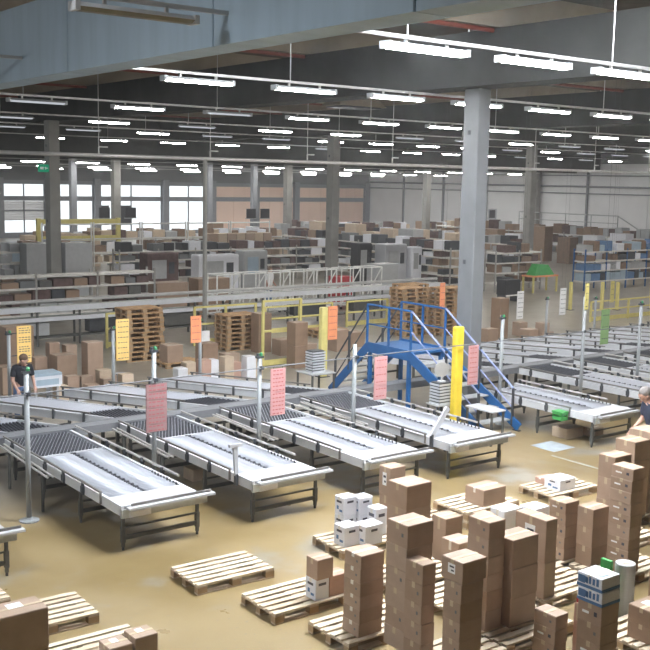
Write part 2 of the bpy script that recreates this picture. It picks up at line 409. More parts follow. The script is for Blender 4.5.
# exit sign and monitors on columns
t = thing('exit_sign', 'green lit exit sign on the left column under the lamps', 'sign', (15.98, 39.75, 5.6))
MB().box(0, 0, 0, .42, .08, .3).build('panel', EXITG, t)
MB().box(.06, -.012, .1, .2, 0, .2).box(.26, -.012, .1, .3, 0, .2).box(.3, -.012, .13, .37, 0, .17).build('symbol', PAPER, t)
for (x, y, z, l) in ((29.4, 63.0, 2.75, 'black monitor left of the second far column from the left'), (30.95+.35, 63.0, 2.75, 'black monitor right of the second far column from the left'),
                     (40.9, 63.0, 2.65, 'black monitor left of the far column before the peach wall'), (42.1, 63.0, 2.65, 'black monitor right of the far column before the peach wall'),
                     (65.75, 62.9, 2.5, 'black monitor in white frame right of the big column, on far post')):
    t = thing('monitor', l, 'monitor', (x, y, z))
    MB().box(0, 0, 0, .75, .1, .68).build('screen', BLACK, t)
    MB().box(-.06, .02, -.05, .81, .16, 0).box(.3, .1, .25, .45, .3, .4).build('bracket', GREYC if x < 60 else SHEET, t)
    if x > 60: MB().box(-.15, -.02, -.12, .9, .0, .0).box(.76, -.02, 0, .9, .0, .75).box(-.15, -.02, .68, .9, .0, .8).box(-.15, -.02, 0, 0, .0, .7).build('frame', SHEET, t)
    if x > 60: MB().tube((.37, .2, -2.55), (.37, .2, 0), .06, 8).build('post', GREYC, t)

# ------------------------------------------------------------------ roller lanes
def roller_mesh(L): return cached(('roller', round(L, 3)), lambda: MB().tube((0, 0, 0), (L, 0, 0), .020, 8).mesh('roller', ROLL, True))
def wheel_bed(wd, ln):
    def f():
        m = MB()
        ny = int(ln/.062)
        for j in range(ny):
            y = .05+.062*j
            m.mat(1).box(.02, y-.006, .674, wd-.02, y+.006, .686)
            k = 0; x = .04+(.034 if j % 2 else 0)
            m.mat(0)
            while x < wd-.04:
                m.tube((x-.012, y, .68), (x+.012, y, .68), .026, 6, caps=True); x += .068
        return m.mesh('wheel_bed', [WHEEL, AXLE])
    return cached(('wheels', round(wd, 3), round(ln, 3)), f)
LANES = [  # x0, width, wording
    (3.55, 1.2, 'cut off by the left edge'), (6.57, 1.2, 'nearest whole one at left'), (8.86, 1.2, 'second whole one from left'),
    (11.16, 1.2, 'third whole one from left'), (13.22, 1.3, 'just left of the blue stairs'), (17.42, 1.2, 'just right of the stairs'),
    (20.3, 1.2, 'second right of the stairs'), (22.5, 1.2, 'third right of the stairs'), (24.7, 1.2, 'fourth right of the stairs'),
    (26.9, 1.2, 'fifth right of the stairs'), (29.1, 1.2, 'sixth right of the stairs')]
YF = 13.35
for li, (x0, wd, word) in enumerate(LANES):
    t = thing('roller_conveyor', 'pale roller conveyor with black wheel section, ' + word, 'conveyor', (x0, YF, 0), 0, 'roller conveyor lanes in front of the belt')
    lend, lroll, lall = .50, 3.25, 4.72
    if li == 5: lall = 3.4
    detail = li <= 5
    for xa in (-.05, wd):
        MB().box(xa, 0, .56, xa+.05, lall, .715).build('side_frame', STEEL_W, t)
    MB().box(0, 0, .60, wd, lall, .625).build('bed_pan', BED, t)
    MB().bbox(.0, .0, .69, wd, lend, .712, .004).build('end_plate', SHEET, t)
    ex = .10 if li == 5 else .28
    MB().box(-.05, -.02, .53, wd+ex*.7, .04, .66).build('front_beam', FRAME, t)
    MB().box(.02, -.13, .665, wd+ex, -.02, .70).build('front_lip', SHEET, t)
    MB().box(.1, -.05, .70, wd+ex-.03, -.02, .738).build('end_stop', RAIL, t)
    MB().box(-.05+.12, -.034, .53, .42, -.02, .62).build('type_plate', PAPER, t)
    n = int((lroll-lend-.05)/.078); half = wd/2-.05
    rm = roller_mesh(half)
    if detail:
        for j in range(n):
            for s in (0, 1): link('roller', rm, t, (.02+s*(half+.06), lend+.06+.078*j, .69))
    else:
        m = MB()
        for j in range(n):
            for s in (0, 1): m.tube((.02+s*(half+.06), lend+.06+.078*j, .69), (.02+s*(half+.06)+half, lend+.06+.078*j, .69), .024, 6)
        stuff(m.build('rollers', ROLL, t))
    m = MB().box(wd/2-.02, lend+.25, .63, wd/2+.02, lroll, .70)
    m.build('centre_divider', BED, t)
    m = MB()
    for j in range(n):
        if j % 2 == 0 and .55 < lend+.3+.078*j < lroll: m.tube((wd/2-.03, lend+.3+.078*j, .70), (wd/2+.03, lend+.3+.078*j, .70), .024, 6)
    stuff(m.build('divider_wheels', WHEEL, t))
    if lall > 4:
        stuff(link('wheel_bed', wheel_bed(wd, lall-lroll-.04), t, (0, lroll+.04, 0)))
        MB().box(0, lroll, .64, wd, lroll+.035, .70).build('cross_strip', STEEL_W, t)
    # guard rails
    g = MB().box(-.085, .62, .755, -.055, lall, .785).build('guard_rail', RAIL, t)
    pm = cached('gpost', lambda: MB().box(-.085, -.025, .56, -.05, .025, .77).box(-.095, -.035, .60, -.05, .035, .70).mesh('post', DARK))
    for y in (1.3, 2.05, 2.8, 3.5, 4.3):
        if y < lall: link('post', pm, g, (0, y, 0))
    link('post', cached('gpost2', lambda: MB().box(-.08, -.012, .58, -.05, .012, .77).mesh('post', RAIL)), g, (0, .66, 0))
    g = MB().tube((wd+.12, .75, .78), (wd+.12, lall, .78), .022, 8).build('guard_rail', RAIL_L, t)
    pm = cached('gpostr', lambda: MB().box(-.015, -.02, .56, .03, .02, .74).box(-.02, -.03, .72, .045, .03, .80).mesh('post', DARK))
    for y in (1.25, 1.95, 2.6, 3.3, 4.0):
        if y < lall: link('post', pm, g, (wd+.09, y, 0))
    m = MB()
    for j in range(9): m.tube((wd-.03, .55+.1*j, .70), (wd-.03, .55+.1*j, .745), .012, 6)
    stuff(m.build('edge_pins', DARK, t))
    # legs
    for y in (.08, 1.58, 3.1, 4.4):
        if y > lall: continue
        for x in (0, wd+.06):
            l = MB().box(x+.008, y+.008, .05, x+.052, y+.052, .56).build('leg', LEG, t)
            MB().box(x+.015, y+.015, 0, x+.045, y+.045, .06).build('foot', DARK, l)
            MB().box(x, y, .12, x+.06, y+.06, .36).build('sleeve', LEG, l)
        MB().box(.06, y+.01, .16, wd+.06, y+.05, .22).build('crossbar', LEG, t)
        MB().box(.06, y+.015, .335, wd+.06, y+.045, .36).build('crossbar', LEG, t)
# double guide tubes lying between the lanes
for i, x in enumerate((6.3, 8.5, 10.72, 12.92)):
    t = thing('guide_tubes', 'pair of thin steel guide tubes in the %s gap between front lanes' % ORD[i+1], 'tube', (x, 14.6, 0), 0, 'guide tubes between lanes')
    for k, dx in enumerate((-.02, .07)):
        MB().tube((dx, .9, .66), (dx, 3.1, .72), .02, 6).build('tube', RAIL_L, t)
    for y in (1.2, 2.7): MB().box(.0, y, 0, .04, y+.04, .66).box(-.05, y, .62, .12, y+.04, .66).build('post', LEG, t)

# spine belt
t = thing('belt_conveyor', 'long grey belt conveyor across the hall behind the front roller lanes', 'conveyor', (0, 17.92, 0))
MB().box(2, .20, .70, 36, .50, .73).build('belt', BELT, t)
for y in (.16, .50): MB().box(2, y, .58, 36, y+.04, .735).build('side_frame', BELT, t)
for i in range(12):
    x = 3.1+2.9*i
    for y in (.18, .47):
        l = MB().box(x, y, 0, x+.06, y+.06, .58).build('leg', LEG, t); MB().box(x-.03, y-.02, 0, x+.09, y+.08, .015).build('foot', DARK, l)
    MB().box(x+.01, .22, .2, x+.05, .48, .25).build('crossbar', LEG, t)
# slanting lanes behind the belt
UX, UY = -.5, .866
for k in range(-2, 12):
    xb = 8.92+2.17*k; wd = 1.0
    if k in (3, 4): continue
    word = ['farthest left', 'second from the left', 'third from the left', 'fourth from the left', 'fifth from the left', '', '', 'first right of the stairs', 'second right of the stairs', 'third right of the stairs', 'fourth right of the stairs', 'fifth right of the stairs', 'sixth right of the stairs', 'farthest right'][k+2]
    t = thing('infeed_conveyor', 'slanting pale roller conveyor feeding the belt from behind, ' + word, 'conveyor', (xb, 18.52, 0), 0, 'slanting infeed lanes behind the belt')
    def P(s, x, z): return (x+UX*s, UY*s, z)
    Ls = 3.7
    for x in (-.05, wd):
        MB().hexa([P(.0, x, .56), P(.0, x+.05, .56), P(Ls, x+.05, .56), P(Ls, x, .56), P(.0, x, .72), P(.0, x+.05, .72), P(Ls, x+.05, .72), P(Ls, x, .72)]).build('side_frame', STEEL_W, t)
    MB().hexa([P(.0, 0, .6), P(.0, wd, .6), P(Ls, wd, .6), P(Ls, 0, .6), P(.0, 0, .63), P(.0, wd, .63), P(Ls, wd, .63), P(Ls, 0, .63)]).build('bed_pan', BED, t)
    m = MB(); s = .98
    while s < Ls-.05: m.tube(P(s, .02, .69), P(s, wd-.02, .69), .026, 6); s += .08
    stuff(m.build('rollers', ROLL, t))
    m = MB(); s = .06; j = 0
    while s < .93:
        x = .05+(.034 if j % 2 else 0)
        while x < wd-.05: m.tube(P(s, x-.012, .68), P(s, x+.012, .68), .026, 6); x += .068
        s += .062; j += 1
    stuff(m.build('wheel_bed', WHEEL, t))
    for x in (-.1, wd+.07):
        g = MB().hexa([P(.5, x, .76), P(.5, x+.03, .76), P(Ls, x+.03, .76), P(Ls, x, .76), P(.5, x, .79), P(.5, x+.03, .79), P(Ls, x+.03, .79), P(Ls, x, .79)]).build('guard_rail', RAIL, t)
        for q in range(6):
            p = P(.65+.75*q, x, 0)
            if .65+.75*q < Ls: MB().box(p[0], p[1]-.02, .56, p[0]+.035, p[1]+.025, .77).build('post', DARK, g)
    for s in (.3, 2.2, Ls-.3):
        for x in (.0, wd-.05):
            p = P(s, x, 0); MB().box(p[0], p[1], 0, p[0]+.055, p[1]+.055, .57).build('leg', LEG, t)
        a, b = P(s, .05, .2), P(s, wd-.05, .2); MB().box(a[0], a[1]+.01, .2, b[0], b[1]+.045, .25).build('crossbar', LEG, t)

# ------------------------------------------------------------------ sign poles and signs
def sign_pole(x, y, z, label, lamp=True, z0=0, base=.16):
    t = thing('sign_pole', label, 'pole', (x, y, z0))
    MB().tube((0, 0, .02), (0, 0, z-z0), .042, 10).build('pole', POLE, t, smooth=True)
    MB().lathe([(base, 0), (base, .02), (.06, .035), (.05, .06)], 14).build('base_plate', POLE, t)
    if lamp:
        MB().box(-.07, -.04, z-z0, .07, .04, z-z0+.04).tube((-.04, 0, z-z0+.04), (-.04, 0, z-z0+.09), .025, 8).build('lamp_head', DARK, t)
        MB().lathe([(.03, 0), (.034, .035), (.02, .06), (.0, .065)], 10, (.03, 0, z-z0+.04)).build('lamp_lens', GLENS, t)
    return t
def sign(x, y, z0, w, h, n, m, label, ink=INKRED, rows=3, cols=1, group=None, hang=0, arm=0):
    t = thing('hanging_sign', label, 'sign', (x, y, z0), 0, group)
    MB().box(0, .0, 0, w, .012, h).build('backing', m, t)
    if arm:
        for q in (.2, .8): MB().box(-arm, .0, h*q, 0, .012, h*q+.02).build('bracket', DARK, t)
    ph = h/n
    for i in range(n):
        for c in range(cols):
            xa = w/cols*c+.008; xb = w/cols*(c+1)-.008
            s = MB().box(xa, -.008, i*ph+.008, xb, 0, (i+1)*ph-.012).build('sheet', m, t)
            pr = MB(); rnd = random.Random(i*7+c)
            for r in range(rows):
                zz = i*ph+ph*(.25+.5*r/max(1, rows-1)) if rows > 1 else i*ph+ph*.5
                x = xa+.12*(xb-xa)
                while x < xb-.14*(xb-xa):
                    l = rnd.uniform(.03, .07); pr.box(x, -.0095, zz-.009, min(x+l, xb-.02), -.008, zz+.009); x += l+.022
            stuff(pr.build('print', ink, s))
    for dx in (w*.2, w*.8): MB().tube((dx, .006, h-.02), (dx, .006, (hang-z0) if hang else h+.02), .005 if hang < 5 else .0022, 6).build('cord' if hang else 'hook', DARK, t)
    return t
sign_pole(5.96, 15.5, 2.40, 'slim grey pole on round foot between the two leftmost front conveyors')
sign_pole(8.2, 15.5, 2.55, 'slim grey pole holding the dull pink sign at left centre')
sign_pole(10.36, 15.5, 2.25, 'slim grey pole left of the bright pink sign in the middle')
sign_pole(12.6, 15.5, 2.32, 'slim grey pole in front of the blue stairs, left of a pink sign', False)
sign_pole(17.31, 16.0, 2.45, 'pale pole right of the yellow post beside the stairs', base=.07)
sign_pole(19.5, 15.45, 2.9, 'tall pale pole with narrow yellow sign, right of the stairs', False)
sign_pole(21.75, 15.5, 2.57, 'pale pole near the right edge behind the man in dark shirt')
sign_pole(8.19, 22.3, 1.95, 'grey pole beside the left man, left of the yellow sign')
sign_pole(10.72, 22.3, 1.87, 'grey pole left of yellow sign before the pallet stack', True)
sign_pole(13.1, 22.3, 1.9, 'slim pole with orange sign behind the left conveyors')
sign_pole(26.2, 22.3, 1.75, 'thin pole with green lamp right of the big column, back row')
sign_pole(28.7, 22.3, 1.62, 'thin pole beside the yellow guard rail at right, back row')
t = thing('cable_tube', 'thin grey tube strung from pole to pole above the front conveyors', 'tube', (0, 15.42, 2.08))
MB().tube((3, 0, 0), (24, 0, 0), .012, 8).build('tube', BELT, t)
for x in (5.96, 8.2, 10.36, 12.6, 19.5, 21.75): MB().box(x-.03, -.02, -.03, x+.03, .045, .03).build('clip', DARK, t)

sign(8.02, 15.446, 1.17, .40, .84, 6, PINK2, 'tall dull pink sign with red print on a pole at left centre', rows=2, hang=0)
sign(10.55, 15.41, 1.16, .33, .88, 6, PINK, 'bright pink sign of stacked sheets hanging from the tube in mid picture', rows=2, hang=2.07)
sign(13.04, 15.41, 1.17, .33, .87, 3, PINK, 'pale pink sign of three sheets in front of the blue stairs', rows=2, hang=2.07)
sign(15.66, 15.41, 1.2, .30, .85, 4, PINK, 'pink sign hanging right of the yellow post at the stairs', rows=2, hang=2.07)
sign(19.42, 15.394, 2.6, .13, .62, 4, YEL_P, 'narrow pale yellow sign atop the pole right of the stairs', ink=INK, rows=1, hang=0)
sign(8.36, 22.25, 1.3, .33, .84, 4, YSIGN, 'yellow sign of stacked sheets above the left man', ink=INK, rows=3, hang=0, arm=.12)
sign(10.77, 22.246, 1.13, .34, 1.0, 4, YSIGN, 'yellow sign in front of the tall pallet stack', ink=INK, rows=2, hang=0)
sign(12.8, 22.246, 1.4, .30, .68, 4, ORNG, 'orange sign on slim pole left of the brown pallets', ink=INKRED, rows=1, hang=0)
sign(22.55, 17.3, 1.25, .34, .95, 3, GSIGN, 'dull green sign hanging over the conveyors at right', ink=INK, rows=1, hang=ZC)
sign(17.45, 22.682, 1.05, .33, .95, 5, ORNG, 'orange sign on the pale yellow post left of the stairs', ink=INKRED, rows=1, hang=0)
sign(22.6, 23.6, 1.5, .22, .85, 4, ORNG, 'narrow orange sign hanging behind the stair platform', ink=INKRED, rows=1, hang=ZC)
for q, (x, z, l) in enumerate(((26.2, .95, 'white sign of three sheets below the black crate'), (28.4, .95, 'white sign of three sheets left of the yellow bollards'))):
    sign(x, 23.6, z, .32, .95, 3, PAPER, l, ink=INK, rows=2, hang=ZC)
sign(37.68, 28.5, .35, .26, .95, 4, YEL_P, 'yellow sheet sign between yellow bollards at right', ink=INK, rows=1, hang=ZC)
sign(39.3, 27.6, .45, .5, .95, 4, YEL_P, 'yellow sheet sign at the right edge above the rail', ink=INK, rows=1, hang=ZC)

# ------------------------------------------------------------------ blue crossover stairs
t = thing('crossover_stairs', 'blue steel crossover stairs with handrails bridging the conveyors', 'stairs', (0, 0, 0))
SX0, SX1, ZP, YA, YB = 16.12, 17.2, 1.52, 17.75, 19.35
YFT, YBK = 15.35, 20.75
MB().box(SX0, YA, ZP-.06, SX1, YB, ZP).build('platform', BLUE, t)
for x in (SX0-.03, SX1):
    MB().box(x, YA-.02, ZP-.2, x+.04, YB+.02, ZP+.05).build('platform_edge', BLUE, t)
    for ya, yb in ((YA, YFT), (YB, YBK)):
        s = 1 if yb > ya else -1
        MB().hexa([(x, ya, ZP-.24), (x+.04, ya, ZP-.24), (x+.04, yb, 0), (x, yb, 0), (x, ya, ZP+.05), (x+.04, ya, ZP+.05), (x+.04, yb+s*.12, .17), (x, yb+s*.12, .17)]).build('stringer', BLUE, t)
        MB().box(x-.02, yb-.08, 0, x+.06, yb+.1, .02).build('foot', DARK, t)
for ya, yb in ((YA, YFT), (YB, YBK)):
    for k in range(1, 7):
        z = ZP*(1-k/7); y = ya+(yb-ya)*k/7
        MB().box(SX0+.01, y-.14, z-.015, SX1, y+.14, z+.015).build('tread', GREYC, t)
for x in (SX0, SX1-.06):
    for y in (YA+.05, YB-.11):
        MB().box(x, y, 0, x+.08, y+.08, ZP-.06).build('post', BLUE, t)
for x in (SX0-.01, SX1+.01):
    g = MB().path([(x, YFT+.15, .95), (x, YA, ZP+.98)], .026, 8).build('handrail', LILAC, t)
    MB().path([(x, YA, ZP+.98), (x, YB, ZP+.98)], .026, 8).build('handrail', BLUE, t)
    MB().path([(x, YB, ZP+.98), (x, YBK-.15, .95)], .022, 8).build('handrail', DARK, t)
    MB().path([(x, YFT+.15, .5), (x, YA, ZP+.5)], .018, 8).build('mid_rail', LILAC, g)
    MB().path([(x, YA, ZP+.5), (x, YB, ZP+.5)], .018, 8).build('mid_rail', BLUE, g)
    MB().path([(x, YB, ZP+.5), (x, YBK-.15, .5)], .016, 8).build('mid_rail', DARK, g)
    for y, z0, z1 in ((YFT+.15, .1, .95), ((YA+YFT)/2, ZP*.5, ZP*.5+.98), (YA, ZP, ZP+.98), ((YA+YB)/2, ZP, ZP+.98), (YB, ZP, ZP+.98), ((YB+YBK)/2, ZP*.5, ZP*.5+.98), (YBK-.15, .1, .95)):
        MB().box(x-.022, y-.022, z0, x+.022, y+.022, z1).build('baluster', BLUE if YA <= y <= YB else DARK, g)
# yellow post
t = thing('yellow_post', 'thick yellow post standing by the stairs, left of a pink sign', 'post', (15.39, 15.5, 0))
MB().bbox(0, 0, .02, .22, .16, 2.46, .02).build('post', YEL, t); MB().box(-.06, -.06, 0, .28, .22, .02).build('base_plate', DARK, t)
t = thing('yellow_post', 'thick pale yellow post behind the stairs left of an orange sign', 'post', (17.25, 22.7, 0))
MB().bbox(0, 0, .02, .22, .16, 1.98, .02).build('post', YEL_P, t); MB().box(-.06, -.06, 0, .28, .22, .02).build('base_plate', DARK, t)
# little white table with tray stack and round disc
def tray_stack(x, y, label, n=7, z0=.75, disc=True):
    t = thing('tray_stack', label, 'tray stack', (x, y, z0))
    for k in range(n):
        z = k*.068
        m = MB().box(-.2, -.16, z, .2, .16, z+.012)
        for a in ((-.2, -.16, .2, -.145), (-.2, .145, .2, .16), (-.2, -.16, -.185, .16), (.185, -.16, .2, .16)): m.box(a[0], a[1], z+.012, a[2], a[3], z+.040)
        tr = m.build('tray', STEEL_W, t); MB().box(-.18, -.14, z+.012, .18, .14, z+.067).build('gap_block', DARK, tr)  # dark block added inside each tray to darken the gaps
    if disc:
        d = MB().tube((0, 0, n*.068), (0, 0, n*.068+.14), .02, 8).tube((0, 0, n*.068), (0, 0, n*.068+.02), .09, 12).build('stand', STEEL_W, t)
        MB().tube((-.015, -.02, n*.068+.27), (.01, .02, n*.068+.27), .16, 20).build('disc', RAIL_L, t)
def side_table(x, y, w, d, z, label, m=SHEET):
    t = thing('side_table', label, 'table', (x, y, 0))
    MB().bbox(0, 0, z-.03, w, d, z, .005).build('table_top', m, t)
    for a in (0.02, w-.06):
        for b in (0.02, d-.06): MB().box(a, b, 0, a+.04, b+.04, z-.03).build('leg', LEG, t)
side_table(15.66, 14.66, .42, .8, .75, 'small white table between conveyor and blue stairs')
side_table(15.12, 15.72, .48, .4, .75, 'little stand holding a tray stack left of the yellow post', GREYC)
tray_stack(15.36, 15.9, 'stack of pale trays topped by a grey round disc, beside the yellow post')
side_table(15.0, 20.1, .75, .7, .72, 'small grey table behind the belt left of the stairs', GREYC)
tray_stack(15.35, 20.45, 'stack of pale trays behind the belt at the stair foot', 8, .72, False)
# white barrier arms on the lane edges
t = thing('barrier_arm', 'upright white plastic arm standing at the front of the second whole conveyor', 'arm', (8.78, 13.75, .0))
MB().box(-.05, -.03, .56, .0, .03, .75).build('bracket', DARK, t)
MB().hexa([(-.05, -.02, .72), (.0, -.02, .72), (.0, .02, .72), (-.05, .02, .72), (-.09, -.02, 1.2), (.0, -.02, 1.2), (.0, .02, 1.2), (-.09, .02, 1.2)]).build('arm', SHEET, t)
MB().box(-.16, -.03, 1.2, .08, .03, 1.25).build('cap', SHEET, t)
t = thing('barrier_arm', 'slanting white plastic arm leaning over the conveyor left of the stairs', 'arm', (13.1, 13.8, .0))
MB().box(-.0, -.03, .56, .05, .03, .8).build('bracket', DARK, t)
MB().bar((0.02, 0, .76), (.42, .0, 1.27), .05, .1).build('arm', SHEET, t)
# crates under lane
t = thing('tote_crate', 'bright green plastic crate hung on the conveyor right of the stairs', 'crate', (17.12, 14.02, 0))
m = MB().box(0, 0, .50, .2, .26, .515)
for a in ((0, 0, .2, .015), (0, .245, .2, .26), (0, 0, .015, .26), (.185, 0, .2, .26)):
    m.box(a[0], a[1], .515, a[2], a[3], .57); m.box(a[0], a[1], .61, a[2], a[3], .65)
for a in ((0, 0), (.185, 0), (0, .245), (.185, .245), (0, .12), (.09, 0)): m.box(a[0], a[1], .515, a[0]+.015, a[1]+.015, .68)
m.build('lattice_tub', GREEN, t); MB().box(-.012, -.012, .655, .212, .272, .685).build('rim', GREEN, t); MB().box(.2, .1, .57, .26, .16, .65).build('hook', DARK, t)

# ------------------------------------------------------------------ pallets
def pallet_meshes():
    d = {}
    for i, m in enumerate(WOOD): d['t%d' % i] = MB().bbox(0, -.042, .122, 1.2, .042, .144, .003).mesh('top_board', m)
    d['c'] = MB().box(-.07, 0, .10, .07, .8, .122).mesh('cross_board', WOOD[1])
    d['b'] = MB().box(-.07, -.05, .022, .07, .05, .10).mesh('block', WOOD_D)
    d['r'] = MB().box(0, -.05, 0, 1.2, .05, .022).mesh('bottom_runner', WOOD[1])
    m = MB()
    for k in range(6): m.mat(0).box(0, .048+.1408*k-.048, .122, 1.2, .048+.1408*k+.048, .144)
    for x in (.07, .6, 1.13): m.mat(0).box(x-.07, 0, .10, x+.07, .8, .122)
    for x in (.07, .6, 1.13):
        for y in (.05, .4, .75): m.mat(1).box(x-.07, y-.05, .022, x+.07, y+.05, .10)
    for y in (.05, .4, .75): m.mat(0).box(0, y-.05, 0, 1.2, y+.05, .022)
    d['one'] = m.mesh('pallet', [WOOD_O, WOOD_D]); d['two'] = m.mesh('pallet', [WOOD[1], WOOD_D])
    return d
PM = pallet_meshes()
def pallet(x, y, label, z=0, rz=0, seed=0):
    t = thing('pallet', label, 'pallet', (x, y, z), R_(rz), 'wooden pallets on the picking floor')
    rnd = random.Random(seed)
    for k in range(6):
        o = link('top_board', PM['t%d' % rnd.choice((0, 0, 1, 2))], t, (0, .048+.1408*k, 0)); o.rotation_euler.z = rnd.uniform(-.006, .006)
    for a in (.07, .6, 1.13): link('cross_board', PM['c'], t, (a, 0, 0))
    for a in (.07, .6, 1.13):
        for b in (.05, .4, .75): link('block', PM['b'], t, (a, b, 0))
    for b in (.05, .4, .75): link('bottom_runner', PM['r'], t, (0, b, 0))
    return t
pallet(6.65, 11.36, 'empty pallet lying alone in the middle of the ochre floor', 0, -2, 1)
pallet(6.97, 10.02, 'pallet with two small cartons stacked on its right end', 0, -1, 2)
pallet(7.2, 8.84, 'pallet under the tall carton stack left of centre', 0, 0, 3)
pallet(4.02, 11.36, 'pallet sticking out behind the brown cartons in the left corner', 0, -2, 4)
pallet(4.14, 10.05, 'pallet at the bottom edge carrying two low cartons', 0, -1, 5)
pallet(2.86, 9.82, 'pallet under the two brown cartons in the left corner', 0, 0, 6)
pallet(3.3, 12.4, 'pale pallet at the left edge beyond the corner cartons', 0, 0, 26)
pallet(9.03, 11.28, 'pallet carrying the white cartons', 0, -3, 7)
pallet(13.72, 11.33, 'pallet with a white lidded box and flat carton near the floor patch', 0, -1, 8)
for k in range(2): pallet(11.5, 11.2, ['lower pallet of the short pile behind the tall cartons', 'upper pallet of the short pile behind the tall cartons'][k], .144*k, 0, 9+k)
for i, (x, y, l) in enumerate(((7.45, 7.55, 'pallet hidden under the front centre carton stacks'), (8.85, 8.82, 'pallet under the tall cartons behind the front centre stack'), (8.7, 7.75, 'pallet under the cartons right of the front centre stack'),
                               (10.08, 8.36, 'pallet under the wide plain carton stack at right centre'), (11.4, 8.27, 'pallet under the tall labelled stack at right'), (12.42, 9.12, 'pallet under the back carton stack at right edge'),
                               (8.55, 6.4, 'pallet under the stack topped by blue and white boxes'), (10.29, 11.44, 'pallet under the slim carton tower in the middle'), (8.75, 9.74, 'pallet under the stack behind the tallest front one'), (11.19, 9.13, 'pallet under the labelled cartons right of centre'), (13.7, 9.75, 'pallet under the rearmost cartons by the man'), (9.95, 6.7, 'pallet seen behind the blue and white boxes'))):
    pallet(x, y, l, 0, 0, 20+i)

# ------------------------------------------------------------------ cartons
def carton(x, y, z, dx, dy, h, label, m=0, sticker=None, tape=TAPE, rz=0, group=None, print_=None, cat='box', name='carton'):
    mm = CARD[m] if isinstance(m, int) else m
    t = thing(name, label, cat, (x+dx/2, y+dy/2, z), R_(rz), group)
    k = (round(dx, 3), round(dy, 3), round(h, 3), mm.name)
    hx, hy = dx/2, dy/2
    def body(): return MB().bbox(-hx, -hy, .002, hx, hy, h-.004, .006).mesh('body', mm)
    link('body', cached(('cb',)+k, body), t)
    def flaps():
        g = .004
        return MB().box(-hx+.004, -hy+.004, h-.005, hx-.004, -g, h).box(-hx+.004, g, h-.005, hx-.004, hy-.004, h).mesh('top_flaps', mm)
    link('top_flaps', cached(('cf',)+k, flaps), t)
    def tp(): return MB().box(-hx-.002, -.024, h-.002, hx+.002, .024, h+.002).box(-hx-.002, -.024, h*.72, -hx+.001, .024, h).box(hx-.001, -.024, h*.72, hx+.002, .024, h).mesh('tape', tape)
    link('tape', cached(('ct', tape.name)+k, tp), t)
    if sticker == 'left':                               # paper label on the side facing -X
        MB().box(-hx-.003, -hy*.3, h*.35, -hx, hy*.35, h*.8).mat(1).box(-hx-.0045, -hy*.22, h*.62, -hx-.003, hy*.2, h*.7).box(-hx-.0045, -hy*.22, h*.45, -hx-.003, hy*.05, h*.52).build('sticker', [PAPER, INK], t)
    if sticker == 'mark':
        MB().box(-hx-.003, -hy*.62, h*.40, -hx, -hy*.38, h*.62).build('stamp', INK, t)
        MB().box(-hx-.003, hy*.05, h*.42, -hx, hy*.6, h*.55).build('sticker', PAPER if m != 3 else CARD_PALE, t)
    if sticker == 'dot': MB().box(-hx-.003, -hy*.60, h*.44, -hx, -hy*.42, h*.60).build('stamp', WALLD, t)
    if sticker == 'top': MB().box(-hx*.35, -hy*.1, h+.002, hx*.25, hy*.6, h+.004).build('sticker', PAPER, t)
    return t
def stack(x, y, dx, dy, ztop, hs, desc, m=(0, 1, 2), z0=.144, stick=(), jit=.012, seed=1, topstick=None, tape=TAPE):
    jit = .006
    rnd = random.Random(seed); tot = sum(hs); sc = (ztop-z0)/tot; z = z0; n = len(hs)
    for i, h in enumerate(hs):                          # from the bottom up
        hh = h*sc; r = n-i
        lab = ('topmost carton of ' if r == 1 else 'carton %s from the top of ' % ORD[r] if i else 'lowest carton of ')+desc
        jx, jy = rnd.uniform(-jit, jit), rnd.uniform(-jit, jit)
        st = stick[(n-1-i) % len(stick)] if stick else None
        carton(x+jx, y+jy, z, dx, dy, hh-.001, lab, m[rnd.randrange(len(m))], st, tape, group='cartons in the floor stacks')
        z += hh
# S1 .. : tall stacks on the front pallets
stack(7.4, 8.9, .36, .31, 1.15, [1]*6, 'the slim stack left of centre', (0, 1), stick=('dot',), seed=1, tape=TAPE_W)
stack(9.0, 9.9, .45, .39, 1.47, [1, 1, 1, 1], 'the stack behind the tallest front one', (0, 2), seed=2)
stack(7.58, 8.31, .40, .35, 1.65, [.8, .8, .8, .8, .9, .9], 'the tallest front centre stack', (0, 2), stick=('dot', None), seed=3)
stack(7.53, 7.98, .20, .29, 1.3, [1, 1, 1, 1, 1], 'the low stack touching the tallest front one', (0, 1), stick=('dot',), seed=4)
stack(7.62, 7.47, .34, .27, 1.22, [1, 1, 1, 1, 1], 'the stack under the address labelled carton', (0, 1), stick=('dot',), seed=5)
carton(7.63, 7.47, 1.225, .37, .33, .24, 'wide carton with a white address label on the front stack', 0, 'left')
stack(8.76, 8.17, .28, .35, 1.5, [.8, .8, .7, .7, .7, .7], 'the printed stack right of centre', (0, 2), stick=('dot', 'dot', None), seed=6)
stack(9.05, 8.42+.12, .22, .2, 1.42, [1, 1, 1], 'the narrow pile behind the printed stack', (0,), seed=7)
stack(9.08, 8.06, .46, .33, 1.25, [1, 1, 1], 'the dark brown stack right of the printed one', (1, 3), seed=8)
stack(10.1, 8.42, .22, .53, 1.2, [.85, 1], 'the wide plain stack at right centre', (2, 0), stick=('left', None), seed=9)
stack(11.4, 9.17, .3, .3, 1.0, [1]*5, 'the labelled stack beyond the wide plain one', (0, 1), stick=('mark', 'dot'), seed=10)
stack(11.52, 8.78, .35, .28, .99, [1, 1, 1], 'the plain pale topped stack at right', (1, 3), seed=11)
stack(11.72, 8.32, .26, .36, 1.65, [1]*9, 'the tall white labelled stack at right', (0, 1), stick=('mark', 'mark', 'dot'), seed=12)
stack(12.5, 9.2, .40, .30, 1.5, [1, 1, 1, 1], 'the stack behind the tall labelled one', (0, 1), seed=13)
